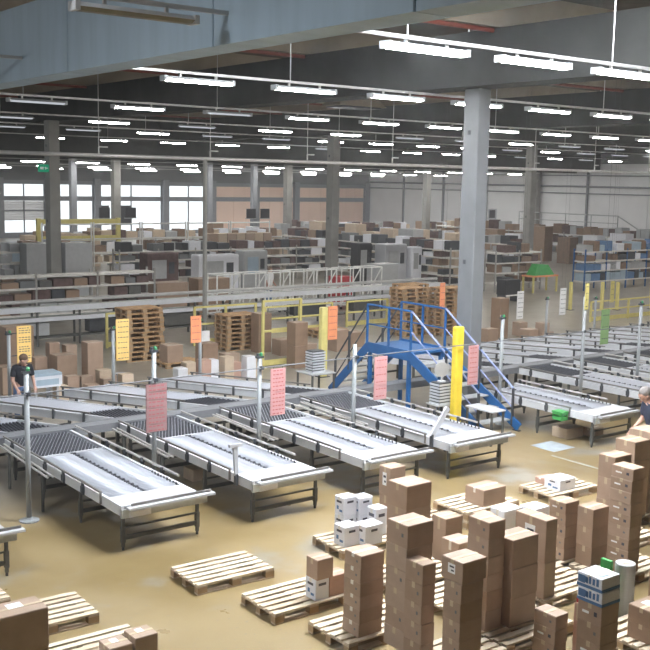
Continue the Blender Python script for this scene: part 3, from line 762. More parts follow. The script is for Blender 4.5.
stack(13.8, 9.78, .40, .38, 1.42, [1, 1, 1, 1], 'the rear left stack by the man', (0, 1), seed=14)
stack(14.3, 9.82, .45, .45, 1.5, [1, 1, 1], 'the rear right stack by the man', (0, 1), seed=15)
stack(8.8, 6.53, .30, .32, 1.02, [1]*4, 'the stack below the blue white boxes', (0, 1), stick=('mark', 'dot'), seed=16)
def printed_box(x, y, z, dx, dy, h, label):
    t = carton(x, y, z, dx, dy, h, label, WHITE_CARD, None, TAPE_W)
    hx, hy = dx/2, dy/2
    m = MB().box(-hx-.004, -hy, .0, -hx, hy, h*.22).box(-hx, -hy-.004, .0, hx, -hy, h*.22)
    m.box(-hx-.004, hy*.35, h*.3, -hx, hy*.9, h*.85)
    m.box(-hx-.004, hy*.1, h*.35, -hx, hy*.25, h*.8)
    for q in range(4): m.box(-hx-.004, -hy*.75+.05*q, h*.38, -hx, -hy*.75+.05*q+.03, h*(.9-.08*(q % 2)))
    stuff(m.build('blue_print', BLUEINK, t))
    MB().box(-hx*.6, -hy*.7, h+.001, hx*.3, hy*.1, h+.004).build('top_print', LBLUE, t)
printed_box(8.78, 6.52, 1.025, .31, .33, .15, 'lower blue and white printed box on the right stack')
printed_box(8.79, 6.54, 1.177, .31, .33, .15, 'upper blue and white printed box on the right stack')
stack(8.6, 6.98, .21, .31, .8, [1]*4, 'the low stack left of the blue boxes', (2, 0), stick=('dot', 'mark'), seed=17)
carton(8.98, 6.92, .144, .12, .12, .72, 'narrow upright carton with red printed top beside the blue and white boxes', CARD_PINK)
t = tag(MB().bbox(9.0, 6.93, .866, 9.08, 7.03, .93, .004).build('red_box', RED), 'small red box on top of the narrow upright carton', 'box')
stack(10.1, 6.75, .42, .36, .55, [1, 1], 'the low stack at the right edge', (1, 3), stick=('top', None), seed=18)
t = thing('paper_roll', 'grey upright roll standing behind the blue and white boxes', 'roll', (10.78, 7.68, 0))
MB().lathe([(.13, 0), (.13, .72), (.125, .73)], 18).build('roll', GREYC, t, smooth=False); MB().lathe([(.05, .73), (.05, .735)], 12).build('core', CARD_PALE, t)
t = tag(MB().bbox(10.45, 7.66, 0, 10.5, 7.82, .82, .004).build('board', GREEN), 'green printed board beside the grey roll', 'board')
carton(11.18, 7.3, .0, .3, .3, .6, 'brown carton at the right edge behind the grey roll', 1)
# slim tower, white cartons, small cartons
carton(10.34, 11.74, .144, .31, .28, .46, 'lower half of the slim carton tower behind the tall stack', 0)
carton(10.33, 11.75, .605, .31, .28, .46, 'upper half of the slim carton tower with white label', 0, 'left')
def white_box(x, y, z, dx, dy, h, label):
    t = carton(x, y, z, dx, dy, h, label, WHITE_CARD, None, TAPE_W)
    hx, hy = dx/2, dy/2
    MB().box(-hx-.003, -.06, h*.68, -hx, .06, h*.8).box(-.06, -hy-.003, h*.68, .06, -hy, h*.8).build('hand_hole', INK, t)
    MB().box(-hx-.003, -hy*.7, h*.2, -hx, -hy*.1, h*.32).box(-hx-.003, hy*.1, h*.3, -hx, hy*.5, h*.5).build('print', BLUEINK, t)
white_box(9.14, 11.38, .144, .28, .26, .30, 'white carton at front left of the white group')
white_box(9.42, 11.08+.16, .144, .34, .26, .30, 'white carton at front right of the white group')
for k in range(2):
    white_box(9.46, 11.82, .144+.29*k, .26, .22, .285, ['lower white carton at the back left of the white group', 'upper white carton at the back left of the white group'][k])
    white_box(9.74, 11.78, .144+.27*k, .26, .22, .265, ['lower white carton at the back middle of the white group', 'upper white carton at the back middle of the white group'][k])
white_box(9.84, 11.5, .144, .22, .22, .42, 'white carton at the right end of the white group')
carton(7.62, 9.98+.05, .425, .26, .24, .27, 'small brown carton sitting on the white one on a pallet', 0)
white_box(7.62, 10.06, .144, .22, .22, .278, 'white carton below a small brown carton on a pallet')
carton(7.85, 10.06, .144, .30, .22, .275, 'open brown carton beside the small stacked cartons', CARD_PINK)
carton(3.48, 9.95, .144, .53, .36, .42, 'lower big brown carton in the left corner', 0)
carton(3.47, 9.94, .566, .54, .37, .43, 'upper big brown carton with white sticker in the left corner', 2, 'top')
carton(2.95, 9.95, .144, .48, .36, .84, 'tall brown carton cut by the left edge', 1)
carton(4.72, 9.98, .144, .28, .28, .17, 'low carton at the bottom edge, left of two', 2, 'top')
carton(5.03, 9.98, .144, .29, .28, .21, 'low carton at the bottom edge, right of two', 2, 'top')
carton(11.9, 11.25, .288, .52, .42, .28, 'brown carton on the short pallet pile behind the tall stacks', 0, None, TAPE_W)
carton(10.2, 10.36, .0, .34, .3, .66, 'carton with pale top between the tall stacks and pallet pile', 0)
carton(9.98, 9.86, .0, .34, .36, .48, 'low carton with white top right of the front centre stacks', 2, None, TAPE_W)
carton(11.5, 10.42, .0, .40, .30, .52, 'white topped carton right of the pallet pile', WHITE_CARD, None, TAPE_W)
white_box(12.1, 10.35, .0, .36, .30, .46, 'white carton behind the wide plain stack')
white_box(14.0, 11.42, .144, .42, .36, .2, 'white lidded box on the pallet before the stairs lane')
carton(14.1, 11.86, .144, .34, .22, .11, 'flat brown carton on the pallet before the stairs lane', CARD_PINK, None, TAPE_W)
carton(17.55, 14.2, .0, .55, .42, .22, 'flat pale carton on the floor below the conveyor right of the stairs', CARD_PALE)
carton(18.2, 14.0, .0, .35, .3, .18, 'small carton on the floor below the conveyor right of the stairs', 1)
carton(14.1+1.2, 9.9, .0, .4, .4, 1.35, 'tall carton at the right edge behind the stacks', 1)
# parcels under and between the conveyors
for i, (x, y) in enumerate(((8.0, 16.3), (8.1, 15.75), (9.2, 15.9))):
    carton(x, y, 0, .26, .36, .22, 'small brown carton on the floor under the conveyors, %s' % ('left of the gap', 'by the dull pink sign', 'under the second whole lane')[i], CARD_PALE)

# ------------------------------------------------------------------ middle floor behind the conveyors
def plain_box(x, y, z, dx, dy, h, m, label, group=None, name='carton', cat='box'):
    o = MB().bbox(0, 0, 0, dx, dy, h, .012).mat(1).box(.0, dy*.47, h, dx, dy*.53, h+.003).build(name, [m, TAPE], None, (x, y, z))
    return tag(o, label, cat, group)
mid = [(9.6, 26.3, 0, .75, .6, 1.5, 3, 'large brown carton at the left edge behind the man'), (9.0, 25.0, 0, .5, .5, .7, 1, 'brown carton low at the left edge'),
       (10.15, 25.75, 0, .34, .34, .74, 0, 'carton left of the large square one near the left man'), (10.55, 25.25, 0, .55, .5, .82, 1, 'large square carton near the left man'),
       (10.9, 26.6, 0, .3, .3, .95, 0, 'carton standing behind the large square one'), (11.25, 26.3, 0, .32, .3, .9, 2, 'slim pale carton left of the tall brown one'),
       (11.22, 24.85, 0, .44, .4, 1.17, 0, 'tall brown carton left of the pallet stack'), (11.45, 24.2, 0, .28, .28, .38, 0, 'low carton at the foot of the tall brown one'),
       (14.3, 26.2, .144, .52, .5, .50, 0, 'brown carton on a pallet behind the orange sign'), (14.42, 24.4, 0, .5, .42, .94, 3, 'dark upright carton below the orange sign'),
       (18.0, 27.0, 0, .5, .45, 1.26, 3, 'tall dark carton tower beside the second pallet stack'), (17.42, 24.2, 0, .46, .44, .66, 3, 'lower tall carton under the yellow frame'),
       (17.42, 24.2, .665, .46, .44, .68, 3, 'upper tall carton under the yellow frame'), (18.3, 26.2, 0, .5, .5, .5, 1, 'brown carton right of the dark carton tower'),
       (15.9, 25.6, 0, .5, .4, .35, 2, 'low carton between the two pallet stacks'), (18.9, 25.9, 0, .6, .4, .35, 2, 'low carton behind the yellow post'),
       (20.3, 25.9, 0, .5, .5, .7, 0, 'pinkish carton behind the left stair flight'), (21.2, 26.3, 0, .6, .5, .5, 1, 'brown carton behind the stair platform'),
       (27.0, 25.1, 0, .45, .45, 1.45, 3, 'tall brown carton just right of the big column'), (28.2, 25.2, 0, .4, .4, .5, 2, 'low carton right of the tall one by the column'),
       (25.6, 24.3, 0, .5, .4, .55, 1, 'brown carton at the foot of the big column'), (26.5, 23.3, 0, .5, .4, .6, 0, 'carton in the small pile right of the big column, left one'), (27.1, 23.2, 0, .35, .35, .8, 2, 'slim carton in the small pile right of the big column'), (27.55, 23.5, 0, .5, .4, .4, 1, 'flat carton in the small pile right of the big column')]
for a in mid: plain_box(*a[:6], CARD[a[6]], a[7])
rnd = random.Random(3)
for i in range(9):
    x = 9.7+.42*(i % 5)+rnd.uniform(0, .1); y = 23.3+.35*(i//5)+rnd.uniform(0, .1)
    m = (CARD_PALE, WHITE_CARD, CARD[0], CARD[2])[i % 4]
    plain_box(x, y, 0, .32, .26, rnd.uniform(.25, .72), m, '%s small parcel from left, %s row of the heap behind the left slanting conveyors' % (ORD[i % 5+1], 'front' if i < 5 else 'back'), 'parcels heaped behind the left conveyors')
for i in range(8):
    plain_box(13.2+.36*i, 23.6+.2*(i % 2), 0, .3, .3, rnd.uniform(.3, .7), (WHITE_CARD, CARD_PALE, CARD_PINK)[i % 3], 'pale parcel, %s from left in the row behind the middle slanting conveyors' % ORD[i+1], 'parcels behind the middle conveyors')
t = thing('bucket', 'white bucket right of the tall brown carton', 'bucket', (11.95, 24.4, 0)); MB().lathe([(.12, 0), (.15, .36), (.16, .38), (.14, .38)], 14).build('tub', SHEET, t)
t = thing('notice_board', 'white notice board with pictures behind the orange sign pole', 'board', (15.42, 26.2, 0))
MB().box(0, 0, .06, .3, .05, 1.0).build('panel', PAPER, t); MB().box(-.04, -.1, 0, .34, .15, .06).build('foot', DARK, t)
MB().box(.06, -.006, .5, .2, 0, .68).build('picture', BLUEINK, t); MB().box(.12, -.006, .1, .26, 0, .28).build('picture', INK, t)
t = thing('cart', 'white and blue cart beside the left man', 'cart', (8.98, 22.85, 0))
MB().box(0, 0, .55, .65, .5, .85).build('bin', WHITE_CARD, t); MB().box(-.02, -.02, .82, .67, .52, .88).build('rim', LBLUE, t); MB().box(0.05, -.005, .6, .6, 0, .74).build('stripe', LBLUE, t)
for a in (.03, .56):
    for b in (.03, .42): MB().box(a, b, 0, a+.05, b+.05, .55).build('leg', GREYC, t)
# pallet piles
def pile(x, y, n, desc, me='one'):
    rnd = random.Random(int(x*10))
    for k in range(n):
        o = link('pallet', PM[me], None, (x+rnd.uniform(-.03, .03), y+rnd.uniform(-.03, .03), .144*k), R_(rnd.uniform(-1.5, 1.5)))
        tag(o, ('top' if k == n-1 else 'lowest' if k == 0 else ORD[n-k]+' from the top')+' pallet of '+desc, 'pallet', 'pallets in the piles')
pile(13.75, 27.6, 11, 'the tall pallet pile left, behind the yellow sign')
pile(17.3, 27.75, 8, 'the pallet pile beside the dark carton tower')
pile(24.3, 27.2, 12, 'the left pallet pile behind the stairs')
pile(25.65, 26.6, 12, 'the right pallet pile behind the stairs')
pile(26.2, 29.3, 11, 'the rear pallet pile behind the stairs')
pile(14.2, 26.05, 1, 'the single one below a brown carton')
pile(21.5, 28.4, 2, 'the low pile behind the left stair flight')
# yellow guard rails
def guard(x0, y, x1, z, label, m=YEL_P):
    t = thing('guard_rail', label, 'guard rail', (x0, y, 0)); L = x1-x0
    for x in (0, L/2, L): 
        if x == L/2 and L < 2.2: continue
        MB().box(x-.035, -.035, 0, x+.035, .035, z).build('post', m, t)
    MB().box(-.035, -.03, z-.06, L+.035, .03, z).build('top_rail', m, t); MB().box(0, -.025, z*.52, L, .025, z*.52+.06).build('mid_rail', m, t)
    MB().box(0, -.01, .03, L, .01, .2).build('kick_plate', m, t)
guard(14.35, 30.3, 16.0, 1.15, 'yellow guard rail behind the tall left pallet pile')
guard(17.0, 29.3, 19.4, 1.3, 'yellow guard rail behind the orange sign')
guard(16.75, 24.9, 18.1, 1.98, 'tall yellow frame around the dark tall cartons')
guard(24.2, 30.3, 26.2, .98, 'yellow guard rail behind the stair platform')
guard(20.4, 30.2, 23.4, 1.0, 'yellow guard rail behind the yellow post')
guard(33.7, 26.4, 38.6, .85, 'yellow guard rail on the open floor at right')
for i, (x, y, l) in enumerate(((36.2, 29.5, 'first from the left'), (37.5, 28.8, 'second from the left'), (38.12, 28.45, 'third from the left'), (39.9, 27.9, 'fourth from the left'))):
    t = thing('yellow_bollard', 'slim yellow bollard on the open floor at right, '+l, 'bollard', (x, y, 0)); MB().bbox(-.065, -.065, .02, .065, .065, 1.25, .015).build('post', YEL_P, t); MB().box(-.14, -.14, 0, .14, .14, .02).build('base_plate', DARK, t)

# long conveyor in the middle distance
t = thing('long_conveyor', 'long grey two level conveyor line crossing behind the yellow rails', 'conveyor', (0, 31.6, 0))
MB().box(5, 0, 1.17, 30.5, .55, 1.27).build('upper_belt', FRAME, t); MB().box(5, -.03, 1.13, 30.5, 0, 1.30).build('upper_side', STEEL_W, t)
MB().box(5, 0, .84, 30.5, .55, .93).build('lower_belt', FRAME, t); MB().box(5, -.03, .82, 30.5, 0, .95).build('lower_side', STEEL_W, t)
MB().tube((5, .5, 1.42), (30.5, .5, 1.42), .06, 8).build('pipe', RAIL_L, t)
for i in range(18):
    x = 5.3+1.45*i
    for y in (.02, .48): MB().box(x, y, 0, x+.06, y+.06, 1.17).build('leg', LEG, t)
for i in range(9):
    MB().box(6+2.8*i, .1, .35, 7.4+2.8*i, .5, .75).build('motor_box', (DARK, LEG, GREYC)[i % 3], t)
MB().box(5, .1, .25, 30.5, .45, .3).build('cable_tray', LEG, t)

# ------------------------------------------------------------------ people
def person(loc, rz, label, J, shirt, trousers, hair, hairlong=.0, scale=1.0):
    t = thing('person', label, 'person', loc, R_(rz)); t.scale = (scale,)*3
    V, E, Rd = [], [], []
    def add(p, r, par=None):
        V.append(p); Rd.append(r); i = len(V)-1
        if par is not None: E.append((par, i))
        return i
    pel = add(J['pelvis'], .125)
    sp = add(J['spine'], .125, pel); ch = add(J['chest'], .135, sp); nb = add(J['neckbase'], .085, ch); nk = add(J['neck'], .058, nb)
    hd = Vector(J['head']); f_ = Vector(J['face']).normalized(); u_ = Vector(J['crown']).normalized()
    h0 = add(tuple(hd-u_*.05+f_*.005), .082, nk); h1 = add(tuple(hd+u_*.04-f_*.004), .098, h0); add(tuple(hd+u_*.10-f_*.01), .07, h1)
    add(tuple(hd-u_*.075+f_*.065), .038, h0)              # chin
    add(tuple(hd-u_*.005+f_*.105), .017, h1)              # nose
    for s in ('l', 'r'):
        sh = add(J['sh_'+s], .068, ch); el = add(J['el_'+s], .043, sh); wr = add(J['wr_'+s], .03, el)
        w = Vector(J['wr_'+s]); d = (w-Vector(J['el_'+s])).normalized(); side = d.cross(Vector((0, 0, 1)));
        side = side.normalized() if side.length > .1 else Vector((1, 0, 0))
        palm = add(tuple(w+d*.055), .034, wr)
        nrm = side.cross(d)
        for q, (o, ln) in enumerate(((-.03, .075), (-.01, .085), (.01, .08), (.03, .06))):
            a = add(tuple(w+d*.10+side*o), .0095, palm); b = add(tuple(w+d*(.10+ln*.5)+side*o*1.1-nrm*.012), .009, a); add(tuple(w+d*(.10+ln*.8)+side*o*1.1-nrm*.04), .008, b)
        a = add(tuple(w+d*.06-side*.042), .010, palm); add(tuple(w+d*.10-side*.055-nrm*.01), .009, a)
        hp = add(J['hip_'+s], .095, pel); kn = add(J['kn_'+s], .06, hp); an = add(J['an_'+s], .042, kn)
        A = Vector(J['an_'+s]); add(tuple(A+Vector((0, .15, -.045))), .036, an)
    me = bpy.data.meshes.new('body'); me.from_pydata(V, E, []); me.materials.append(SKIN)
    b = link('body', me, t); md = b.modifiers.new('skin', 'SKIN'); md.use_smooth_shade = True
    for i, sv in enumerate(me.skin_vertices[0].data): sv.radius = (Rd[i], Rd[i]); sv.use_root = (i == 0)
    ss = b.modifiers.new('sub', 'SUBSURF'); ss.levels = 1; ss.render_levels = 2
    def cloth(name, chains, m):
        V2, E2, R2 = [], [], []
        idx = {}
        for chn in chains:
            prev = None
            for key, p, r in chn:
                if key not in idx: idx[key] = len(V2); V2.append(p); R2.append(r)
                if prev is not None and (prev, idx[key]) not in E2: E2.append((prev, idx[key]))
                prev = idx[key]
        me = bpy.data.meshes.new(name); me.from_pydata(V2, E2, []); me.materials.append(m)
        o = link(name, me, t); md = o.modifiers.new('skin', 'SKIN'); md.use_smooth_shade = True
        for i, sv in enumerate(me.skin_vertices[0].data): sv.radius = R2[i] if isinstance(R2[i], tuple) else (R2[i], R2[i]); sv.use_root = (i == 0)
        ss = o.modifiers.new('sub', 'SUBSURF'); ss.levels = 1; ss.render_levels = 2
        return o
    def lerp(a, b_, k): return tuple(Vector(a)*(1-k)+Vector(b_)*k)
    ch_l = [[('p', lerp(J['pelvis'], J['spine'], -.35), .165), ('s', J['spine'], .155), ('c', J['chest'], .17), ('n', J['neckbase'], .10)]]
    for s in ('l', 'r'): ch_l.append([('c', J['chest'], .17), ('sh'+s, J['sh_'+s], .09), ('m'+s, lerp(J['sh_'+s], J['el_'+s], .8), .066)])
    cloth('shirt', ch_l, shirt)
    tr = [[('p', J['pelvis'], .155), ('t', lerp(J['pelvis'], J['spine'], .25), .15)]]
    for s in ('l', 'r'): tr.append([('p', J['pelvis'], .155), ('h'+s, J['hip_'+s], .115), ('k'+s, J['kn_'+s], .08), ('a'+s, lerp(J['kn_'+s], J['an_'+s], .93), .066)])
    cloth('trousers', tr, trousers)
    for s in ('l', 'r'):
        A = Vector(J['an_'+s]); MB().ball((A.x, A.y+.06, .045), .05, .14, .05).build('shoe', SHOE, t, smooth=True)
    # hair cap, ears, eyes, mouth
    hm = MB().ball((0, 0, 0), .106, .112, .098, 14, 9)
    ho = hm.build('hair', hair, t, smooth=True)
    sd = u_.cross(f_).normalized()
    M3 = Matrix((sd, f_, u_)).transposed(); ho.matrix_local = Matrix.Translation(hd+u_*.065-f_*.035) @ M3.to_4x4()
    for k in (-1, 1):
        MB().ball(tuple(hd+sd*k*.034+f_*.088+u_*.022), .011, .011, .009, 8, 5).build('eye', INK, t, smooth=True)
        MB().ball(tuple(hd+sd*k*.100-f_*.005-u_*.0), .012, .022, .032, 8, 5).build('ear', SKIN, t, smooth=True)
    MB().ball(tuple(hd-u_*.052+f_*.098), .022, .008, .007, 8, 5).build('mouth', RED, t, smooth=True)
    return t
STAND = dict(pelvis=(0, 0, .95), spine=(0, .01, 1.13), chest=(0, .02, 1.34), neckbase=(0, .02, 1.47), neck=(0, .035, 1.53), head=(0, .05, 1.62), face=(0, 1, -.25), crown=(0, .2, 1),
             sh_l=(-.19, .02, 1.41), el_l=(-.25, .02, 1.12), wr_l=(-.24, .2, .95), sh_r=(.19, .02, 1.41), el_r=(.25, .03, 1.12), wr_r=(.22, .22, .95),
             hip_l=(-.095, 0, .88), kn_l=(-.105, .02, .48), an_l=(-.11, -.02, .085), hip_r=(.095, 0, .88), kn_r=(.105, .03, .48), an_r=(.11, 0, .085))
BEND = dict(STAND); BEND.update(spine=(0, .05, 1.12), chest=(0, .13, 1.31), neckbase=(0, .17, 1.43), neck=(0, .205, 1.48), head=(0, .25, 1.55), face=(0, .9, -.5), crown=(0, .45, .9),
             sh_l=(-.19, .13, 1.37), el_l=(-.25, .14, 1.09), wr_l=(-.23, .33, .93), sh_r=(.19, .13, 1.37), el_r=(.25, .15, 1.09), wr_r=(.2, .34, .92))
person((16.31, 11.13, 0), 60, 'man with grey hair in dark navy t-shirt bending over cartons at the right edge', BEND, NAVY, DENIM, HAIR_G, scale=1.07)
person((8.32, 21.95, 0), 175, 'person in black top standing behind the conveyors at the left edge', BEND, BLACKC, DENIM, HAIR_D, scale=.93)
person((24.9, 36.6, 0), 200, 'distant worker in white shirt among the racks, middle of the hall', STAND, WHITEC, DENIM, HAIR_D)

# ------------------------------------------------------------------ racks and stores at the back
SHELF = {}
def shelf_box(x, y, z, dx, dy, h, m): SHELF.setdefault(m.name, []).append((x, y, z, x+dx, y+dy, z+h))
def rack(x, y, L, d, levels, label, along='x', bay=2.4, fill=.8, seed=0, boxes='small carton', pal=(0, 1, 3), hmax=.38, grp=None, top=True, m=RACKM, single=False):
    t = thing('storage_rack', label, 'rack', (x, y, 0), 0 if along == 'x' else math.pi/2)
    n = max(1, round(L/bay))
    for i in range(n+1):
        xx = L*i/n
        for yy in (0, d-.06): MB().box(xx-.035, yy, 0, xx+.035, yy+.06, levels[-1]+.12).build('upright', m, t)
    for z in levels: MB().box(0, 0, z-.07, L, d, z).build('shelf', SHELFM, t)
    rnd = random.Random(seed)
    ls = levels if top else levels[:-1]
    for li, z in enumerate(ls):
        nxt = levels[li+1]-.06 if li+1 < len(levels) else z+hmax*1.5
        xx = .08; nb = 0; lw = ('top' if li == len(levels)-1 else ('lowest', 'second lowest', 'third lowest', 'fourth lowest')[li])
        while xx < L-.6:
            w = rnd.uniform(.35, .85)
            if rnd.random() < fill:
                h = min(rnd.uniform(.55, .95)*(nxt-z), nxt-z-.02)
                mm = rnd.choice(pal); mm = CARD[mm] if isinstance(mm, int) else mm
                bx, by = (x+xx, y+.03) if along == 'x' else (x-(d-.04), y+xx)
                dx, dy = (w-.05, d-.1) if along == 'x' else (d-.1, w-.05)
                nb += 1
                if single: plain_box(bx, by, z, dx, dy, h, mm, '%s box from left on %s shelf of %s' % (ORD[nb], lw, boxes), boxes)
                else: shelf_box(bx, by, z, dx, dy, h, mm)
            xx += w
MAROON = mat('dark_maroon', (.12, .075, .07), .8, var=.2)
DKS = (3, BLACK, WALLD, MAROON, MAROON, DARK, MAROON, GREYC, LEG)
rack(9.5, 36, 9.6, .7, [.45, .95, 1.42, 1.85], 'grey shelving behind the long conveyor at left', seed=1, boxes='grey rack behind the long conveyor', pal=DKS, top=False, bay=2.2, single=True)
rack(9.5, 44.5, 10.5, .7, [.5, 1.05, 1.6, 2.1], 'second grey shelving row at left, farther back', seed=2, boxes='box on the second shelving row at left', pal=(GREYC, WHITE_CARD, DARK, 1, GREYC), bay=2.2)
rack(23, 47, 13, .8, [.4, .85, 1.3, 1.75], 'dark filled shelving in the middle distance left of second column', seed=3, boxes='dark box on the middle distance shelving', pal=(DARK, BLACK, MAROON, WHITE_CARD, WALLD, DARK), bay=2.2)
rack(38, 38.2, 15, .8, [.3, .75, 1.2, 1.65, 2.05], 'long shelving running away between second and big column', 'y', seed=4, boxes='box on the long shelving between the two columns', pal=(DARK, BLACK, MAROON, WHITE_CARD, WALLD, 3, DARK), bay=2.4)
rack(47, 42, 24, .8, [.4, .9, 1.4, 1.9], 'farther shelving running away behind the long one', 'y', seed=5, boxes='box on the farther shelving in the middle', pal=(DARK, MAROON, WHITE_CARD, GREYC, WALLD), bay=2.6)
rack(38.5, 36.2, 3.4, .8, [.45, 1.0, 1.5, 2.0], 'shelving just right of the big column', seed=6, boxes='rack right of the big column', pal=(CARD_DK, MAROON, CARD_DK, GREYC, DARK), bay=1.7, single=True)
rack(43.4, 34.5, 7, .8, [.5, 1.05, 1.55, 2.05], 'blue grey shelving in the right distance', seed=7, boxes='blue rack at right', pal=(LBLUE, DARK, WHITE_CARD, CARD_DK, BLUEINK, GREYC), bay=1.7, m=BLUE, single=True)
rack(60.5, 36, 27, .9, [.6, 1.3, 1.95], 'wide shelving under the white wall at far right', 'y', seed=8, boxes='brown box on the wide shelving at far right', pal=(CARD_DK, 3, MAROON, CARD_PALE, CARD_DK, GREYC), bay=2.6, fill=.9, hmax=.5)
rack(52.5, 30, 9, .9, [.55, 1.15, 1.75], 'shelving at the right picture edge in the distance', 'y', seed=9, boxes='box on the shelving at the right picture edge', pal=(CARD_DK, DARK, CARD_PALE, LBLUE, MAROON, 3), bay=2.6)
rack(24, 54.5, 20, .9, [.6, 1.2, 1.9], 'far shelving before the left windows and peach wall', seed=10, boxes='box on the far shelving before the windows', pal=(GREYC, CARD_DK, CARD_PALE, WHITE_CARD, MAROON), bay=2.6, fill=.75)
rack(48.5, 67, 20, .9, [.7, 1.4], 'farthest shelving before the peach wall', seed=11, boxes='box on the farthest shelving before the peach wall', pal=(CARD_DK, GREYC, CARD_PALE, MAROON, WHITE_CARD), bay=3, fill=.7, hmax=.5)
# big tan boards row, gantries, wrapped blocks, trolleys
for i in range(7):
    plain_box(30.3+.62*i, 50.6, 1.0, .58, .5, 1.35, CARD_PALE if i % 2 else CARD[2], 'tall tan panel box, %s from the left in the row left of middle' % ORD[i+1], 'tall tan panel boxes')
t = thing('bench', 'low grey bench carrying the tall tan panel boxes', 'bench', (30.0, 50.4, 0)); MB().box(0, 0, .9, 5.2, .9, 1.0).build('bench_top', GREYC, t)
for x in (0.05, 2.5, 5.05): MB().box(x, .1, 0, x+.1, .8, .9).build('leg', GREYC, t)
for i, (x, y, w, h, m, l) in enumerate(((19.3, 36.2, 1.4, 1.33, CARD[1], 'wide brown carton crate behind the long conveyor at left centre'), (21.3, 36.4, 1.5, 1.4, CARD[3], 'second wide brown carton crate behind the long conveyor'),
                                        (30.5, 36.0, 1.25, 1.72, GREYC, 'pale grey wrapped pallet block right of the second column'), (28.2, 35.9, .85, 1.24, RED, 'red plastic bin at the foot of the second column'),
                                        (16.9, 43.6, 1.2, 2.5, GREYC, 'grey wrapped tower right of the left column'), (18.6, 43.4, 1.3, 2.5, GREYC, 'second grey wrapped tower right of the left column'),
                                        (40.5, 45.0, 1.6, 2.7, CARD_PALE, 'tall cream cabinet left of the big column'), (12.5, 42.6, 2.2, 2.6, GREYC, 'wide grey wrapped block left of the left column'))):
    plain_box(x, y, 0, w, .8, h, m, l)
def trolley(x, y, w, h, label, m=TUBEM):
    t = thing('trolley', label, 'trolley', (x, y, 0), 0, 'white tube trolleys behind the long conveyor')
    fr = MB()
    for a in (0, w):
        for b in (0, .7): fr.tube((a, b, .12), (a, b, h), .03, 6)
    for z in (.2, h*.55, h):
        for b in (0, .7): fr.tube((0, b, z), (w, b, z), .025, 6)
        for a in (0, w): fr.tube((a, 0, z), (a, .7, z), .025, 6)
    fr.tube((0, 0, .2), (w, 0, h), .025, 6)
    fr.build('frame', m, t); MB().box(0, 0, .16, w, .7, .2).build('deck', GREYC, t)
    for a in (.06, w-.06):
        for b in (.06, .64): MB().tube((a, b-.02, .06), (a, b+.02, .06), .06, 10).build('wheel', BLACK, t)
for i in range(7): trolley(20.9+1.25*i if i < 5 else 21.0+1.25*i, 34.3+.05*i, 1.05, 1.75, 'white tube trolley, %s from the left behind the long conveyor' % ORD[i+1])
t = thing('gantry', 'yellow steel gantry far behind the left column', 'gantry', (21, 52.6, 0))
for x in (0, 4.6): MB().box(x, 0, 0, x+.2, .2, 3.2).build('post', YEL_P, t)
for z in (2.0, 2.9): MB().box(0, .03, z, 4.8, .17, z+.25).build('beam', YEL_P, t)
t = thing('black_cart', 'black crate on a stand right of the big column', 'crate', (35.6, 32.8, 0))
MB().bbox(0, 0, .35, 1.0, .6, 1.05, .02).build('crate', BLACK, t)
for a in (0.02, .9): MB().box(a, .05, 0, a+.08, .55, .35).build('leg', DARK, t)
MB().box(.02, -.04, .3, .98, .0, .36).build('rail', TUBEM, t)
t = thing('packing_table', 'orange topped table under a green cover, far right of the big column', 'table', (40.0, 35.0, 0))
MB().box(0, 0, .80, 1.9, .8, .88).build('table_top', ORNG, t)
for a in (.02, 1.8):
    for b in (.02, .7): MB().box(a, b, 0, a+.08, b+.08, .8).build('leg', YEL_P, t)
tag(MB().hexa([(40.2, 35.1, .88), (41.7, 35.1, .88), (41.7, 35.7, .88), (40.2, 35.7, .88), (40.5, 35.2, 1.45), (41.3, 35.2, 1.4), (41.3, 35.6, 1.4), (40.5, 35.6, 1.45)]).build('cover', GREEN), 'green folded cover lying on the orange topped table', 'cover')
t = thing('mezzanine_rail', 'grey stair rail above the far shelving right of the big column', 'rail', (62.5, 47, 0))
MB().tube((0, 0, 3.3), (0, 9.5, 3.3), .04, 6).tube((0, 0, 2.75), (0, 9.5, 2.75), .03, 6).tube((0, 0, 3.3), (0, -2.2, 2.2), .04, 6).build('rail', GREYC, t)
for y in (0, 2.4, 4.8, 7.2, 9.5): MB().tube((0, y, 0), (0, y, 3.3), .035, 6).build('post', GREYC, t)
for i in range(11):
    w = rnd.uniform(.9, 1.8)
    plain_box(57.3, 35.5+2.3*i, 0, .9, w, rnd.uniform(1.5, 2.5), rnd.choice((CARD_DK, CARD[3], CARD_PALE, GREYC, WHITE_CARD)), 'large wrapped goods block below the white wall, %s from the right' % ORD[i+1], 'goods blocks below the white wall')
for i in range(8):
    plain_box(39.3, 40+1.7*i, 0, .8, rnd.uniform(.8, 1.4), rnd.uniform(2.3, 2.9), rnd.choice((GREYC, WHITE_CARD, CARD_PALE, CARD_PALE)), 'pale goods block behind the long shelving, %s from the right' % ORD[i+1], 'goods blocks behind the long shelving')
m = MB(); ml = []
for i, (k, L) in enumerate(SHELF.items()):
    ml.append(MATS[k]); m.mat(i)
    for b in L: m.box(*b)
o = m.build('shelf_boxes', ml); stuff(o); tag(o, 'small boxes and bundles filling the far storage racks', 'boxes')

o = MB().box(X0+.5, Y0+.5, .05, XW-.5, YW-1, ZC-.3).build('haze', HAZE); stuff(o); tag(o, 'thin dusty haze filling the hall', 'haze')

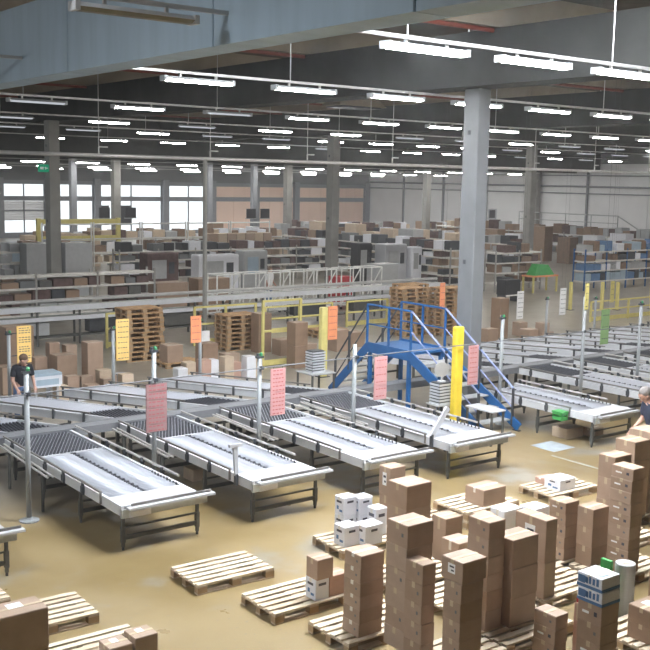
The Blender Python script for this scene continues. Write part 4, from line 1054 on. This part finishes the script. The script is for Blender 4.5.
for i, (x, y, w, d, h, m, l) in enumerate(((34.9, 40.6, 1.5, .9, 2.25, SHEET, 'white packing machine behind the second column, left of the big one'), (33.6, 41.2, .9, .7, 2.3, BLACK, 'black cabinet left of the white packing machine'),
        (36.5, 40.3, .7, .5, 2.1, WHITE_CARD, 'long white bench unit right of the white packing machine'), (14.8, 47.6, 2.4, .8, 2.4, WHITE_CARD, 'white machine housing at the left edge in the distance'),
        (18.0, 49.0, 1.8, .8, 2.2, GREYC, 'grey machine housing left of the left column, farther back'), (21.6, 41.4, 1.6, .8, 2.1, MAROON, 'dark maroon goods block right of the left column'),
        (24.5, 41.8, 2.2, .8, 1.9, WHITE_CARD, 'white bag pile beyond the trolleys'), (27.3, 42.3, 1.4, .8, 2.0, GREYC, 'grey machine beyond the trolleys'))):
    t = thing('machine', l, 'machine', (x, y, 0))
    MB().bbox(0, 0, .12, w, d, h, .04).build('housing', m, t)
    MB().box(.08, .06, 0, w-.08, d-.06, .12).build('plinth', DARK, t)
    MB().box(w*.15, -.02, h*.45, w*.6, 0, h*.85).build('front_panel', GREYC if m is not GREYC else LBLUE, t)
    MB().box(w*.68, -.03, h*.55, w*.85, 0, h*.8).build('control_box', DARK, t)
rnd = random.Random(21)
for i in range(23):
    x = 20+1.15*i+rnd.uniform(-.1, .1); y = 57.6+rnd.uniform(0, 1.2)
    plain_box(x, y, 0, rnd.uniform(.5, .9), .8, rnd.uniform(1.2, 2.6), rnd.choice((CARD_PALE, GREYC, WHITE_CARD, CARD[1], CARD_DK, LBLUE)), 'tall goods block before the far windows, %s from the left' % ORD[i+1], 'goods blocks before the far windows')
for i in range(5):
    t = thing('tube_fence', 'white tube fence far behind the racks, bay %s from the left' % ORD[i+1], 'fence', (21+2.9*i, 52.0, 0), 0, 'white tube fence bays')
    for z in (1.3, 2.1, 2.9): MB().tube((0, 0, z), (2.8, 0, z), .04, 6).build('rail', TUBEM, t)
    for x in (0.02, 2.78): MB().tube((x, 0, 0), (x, 0, 3.0), .045, 6).build('post', TUBEM, t)
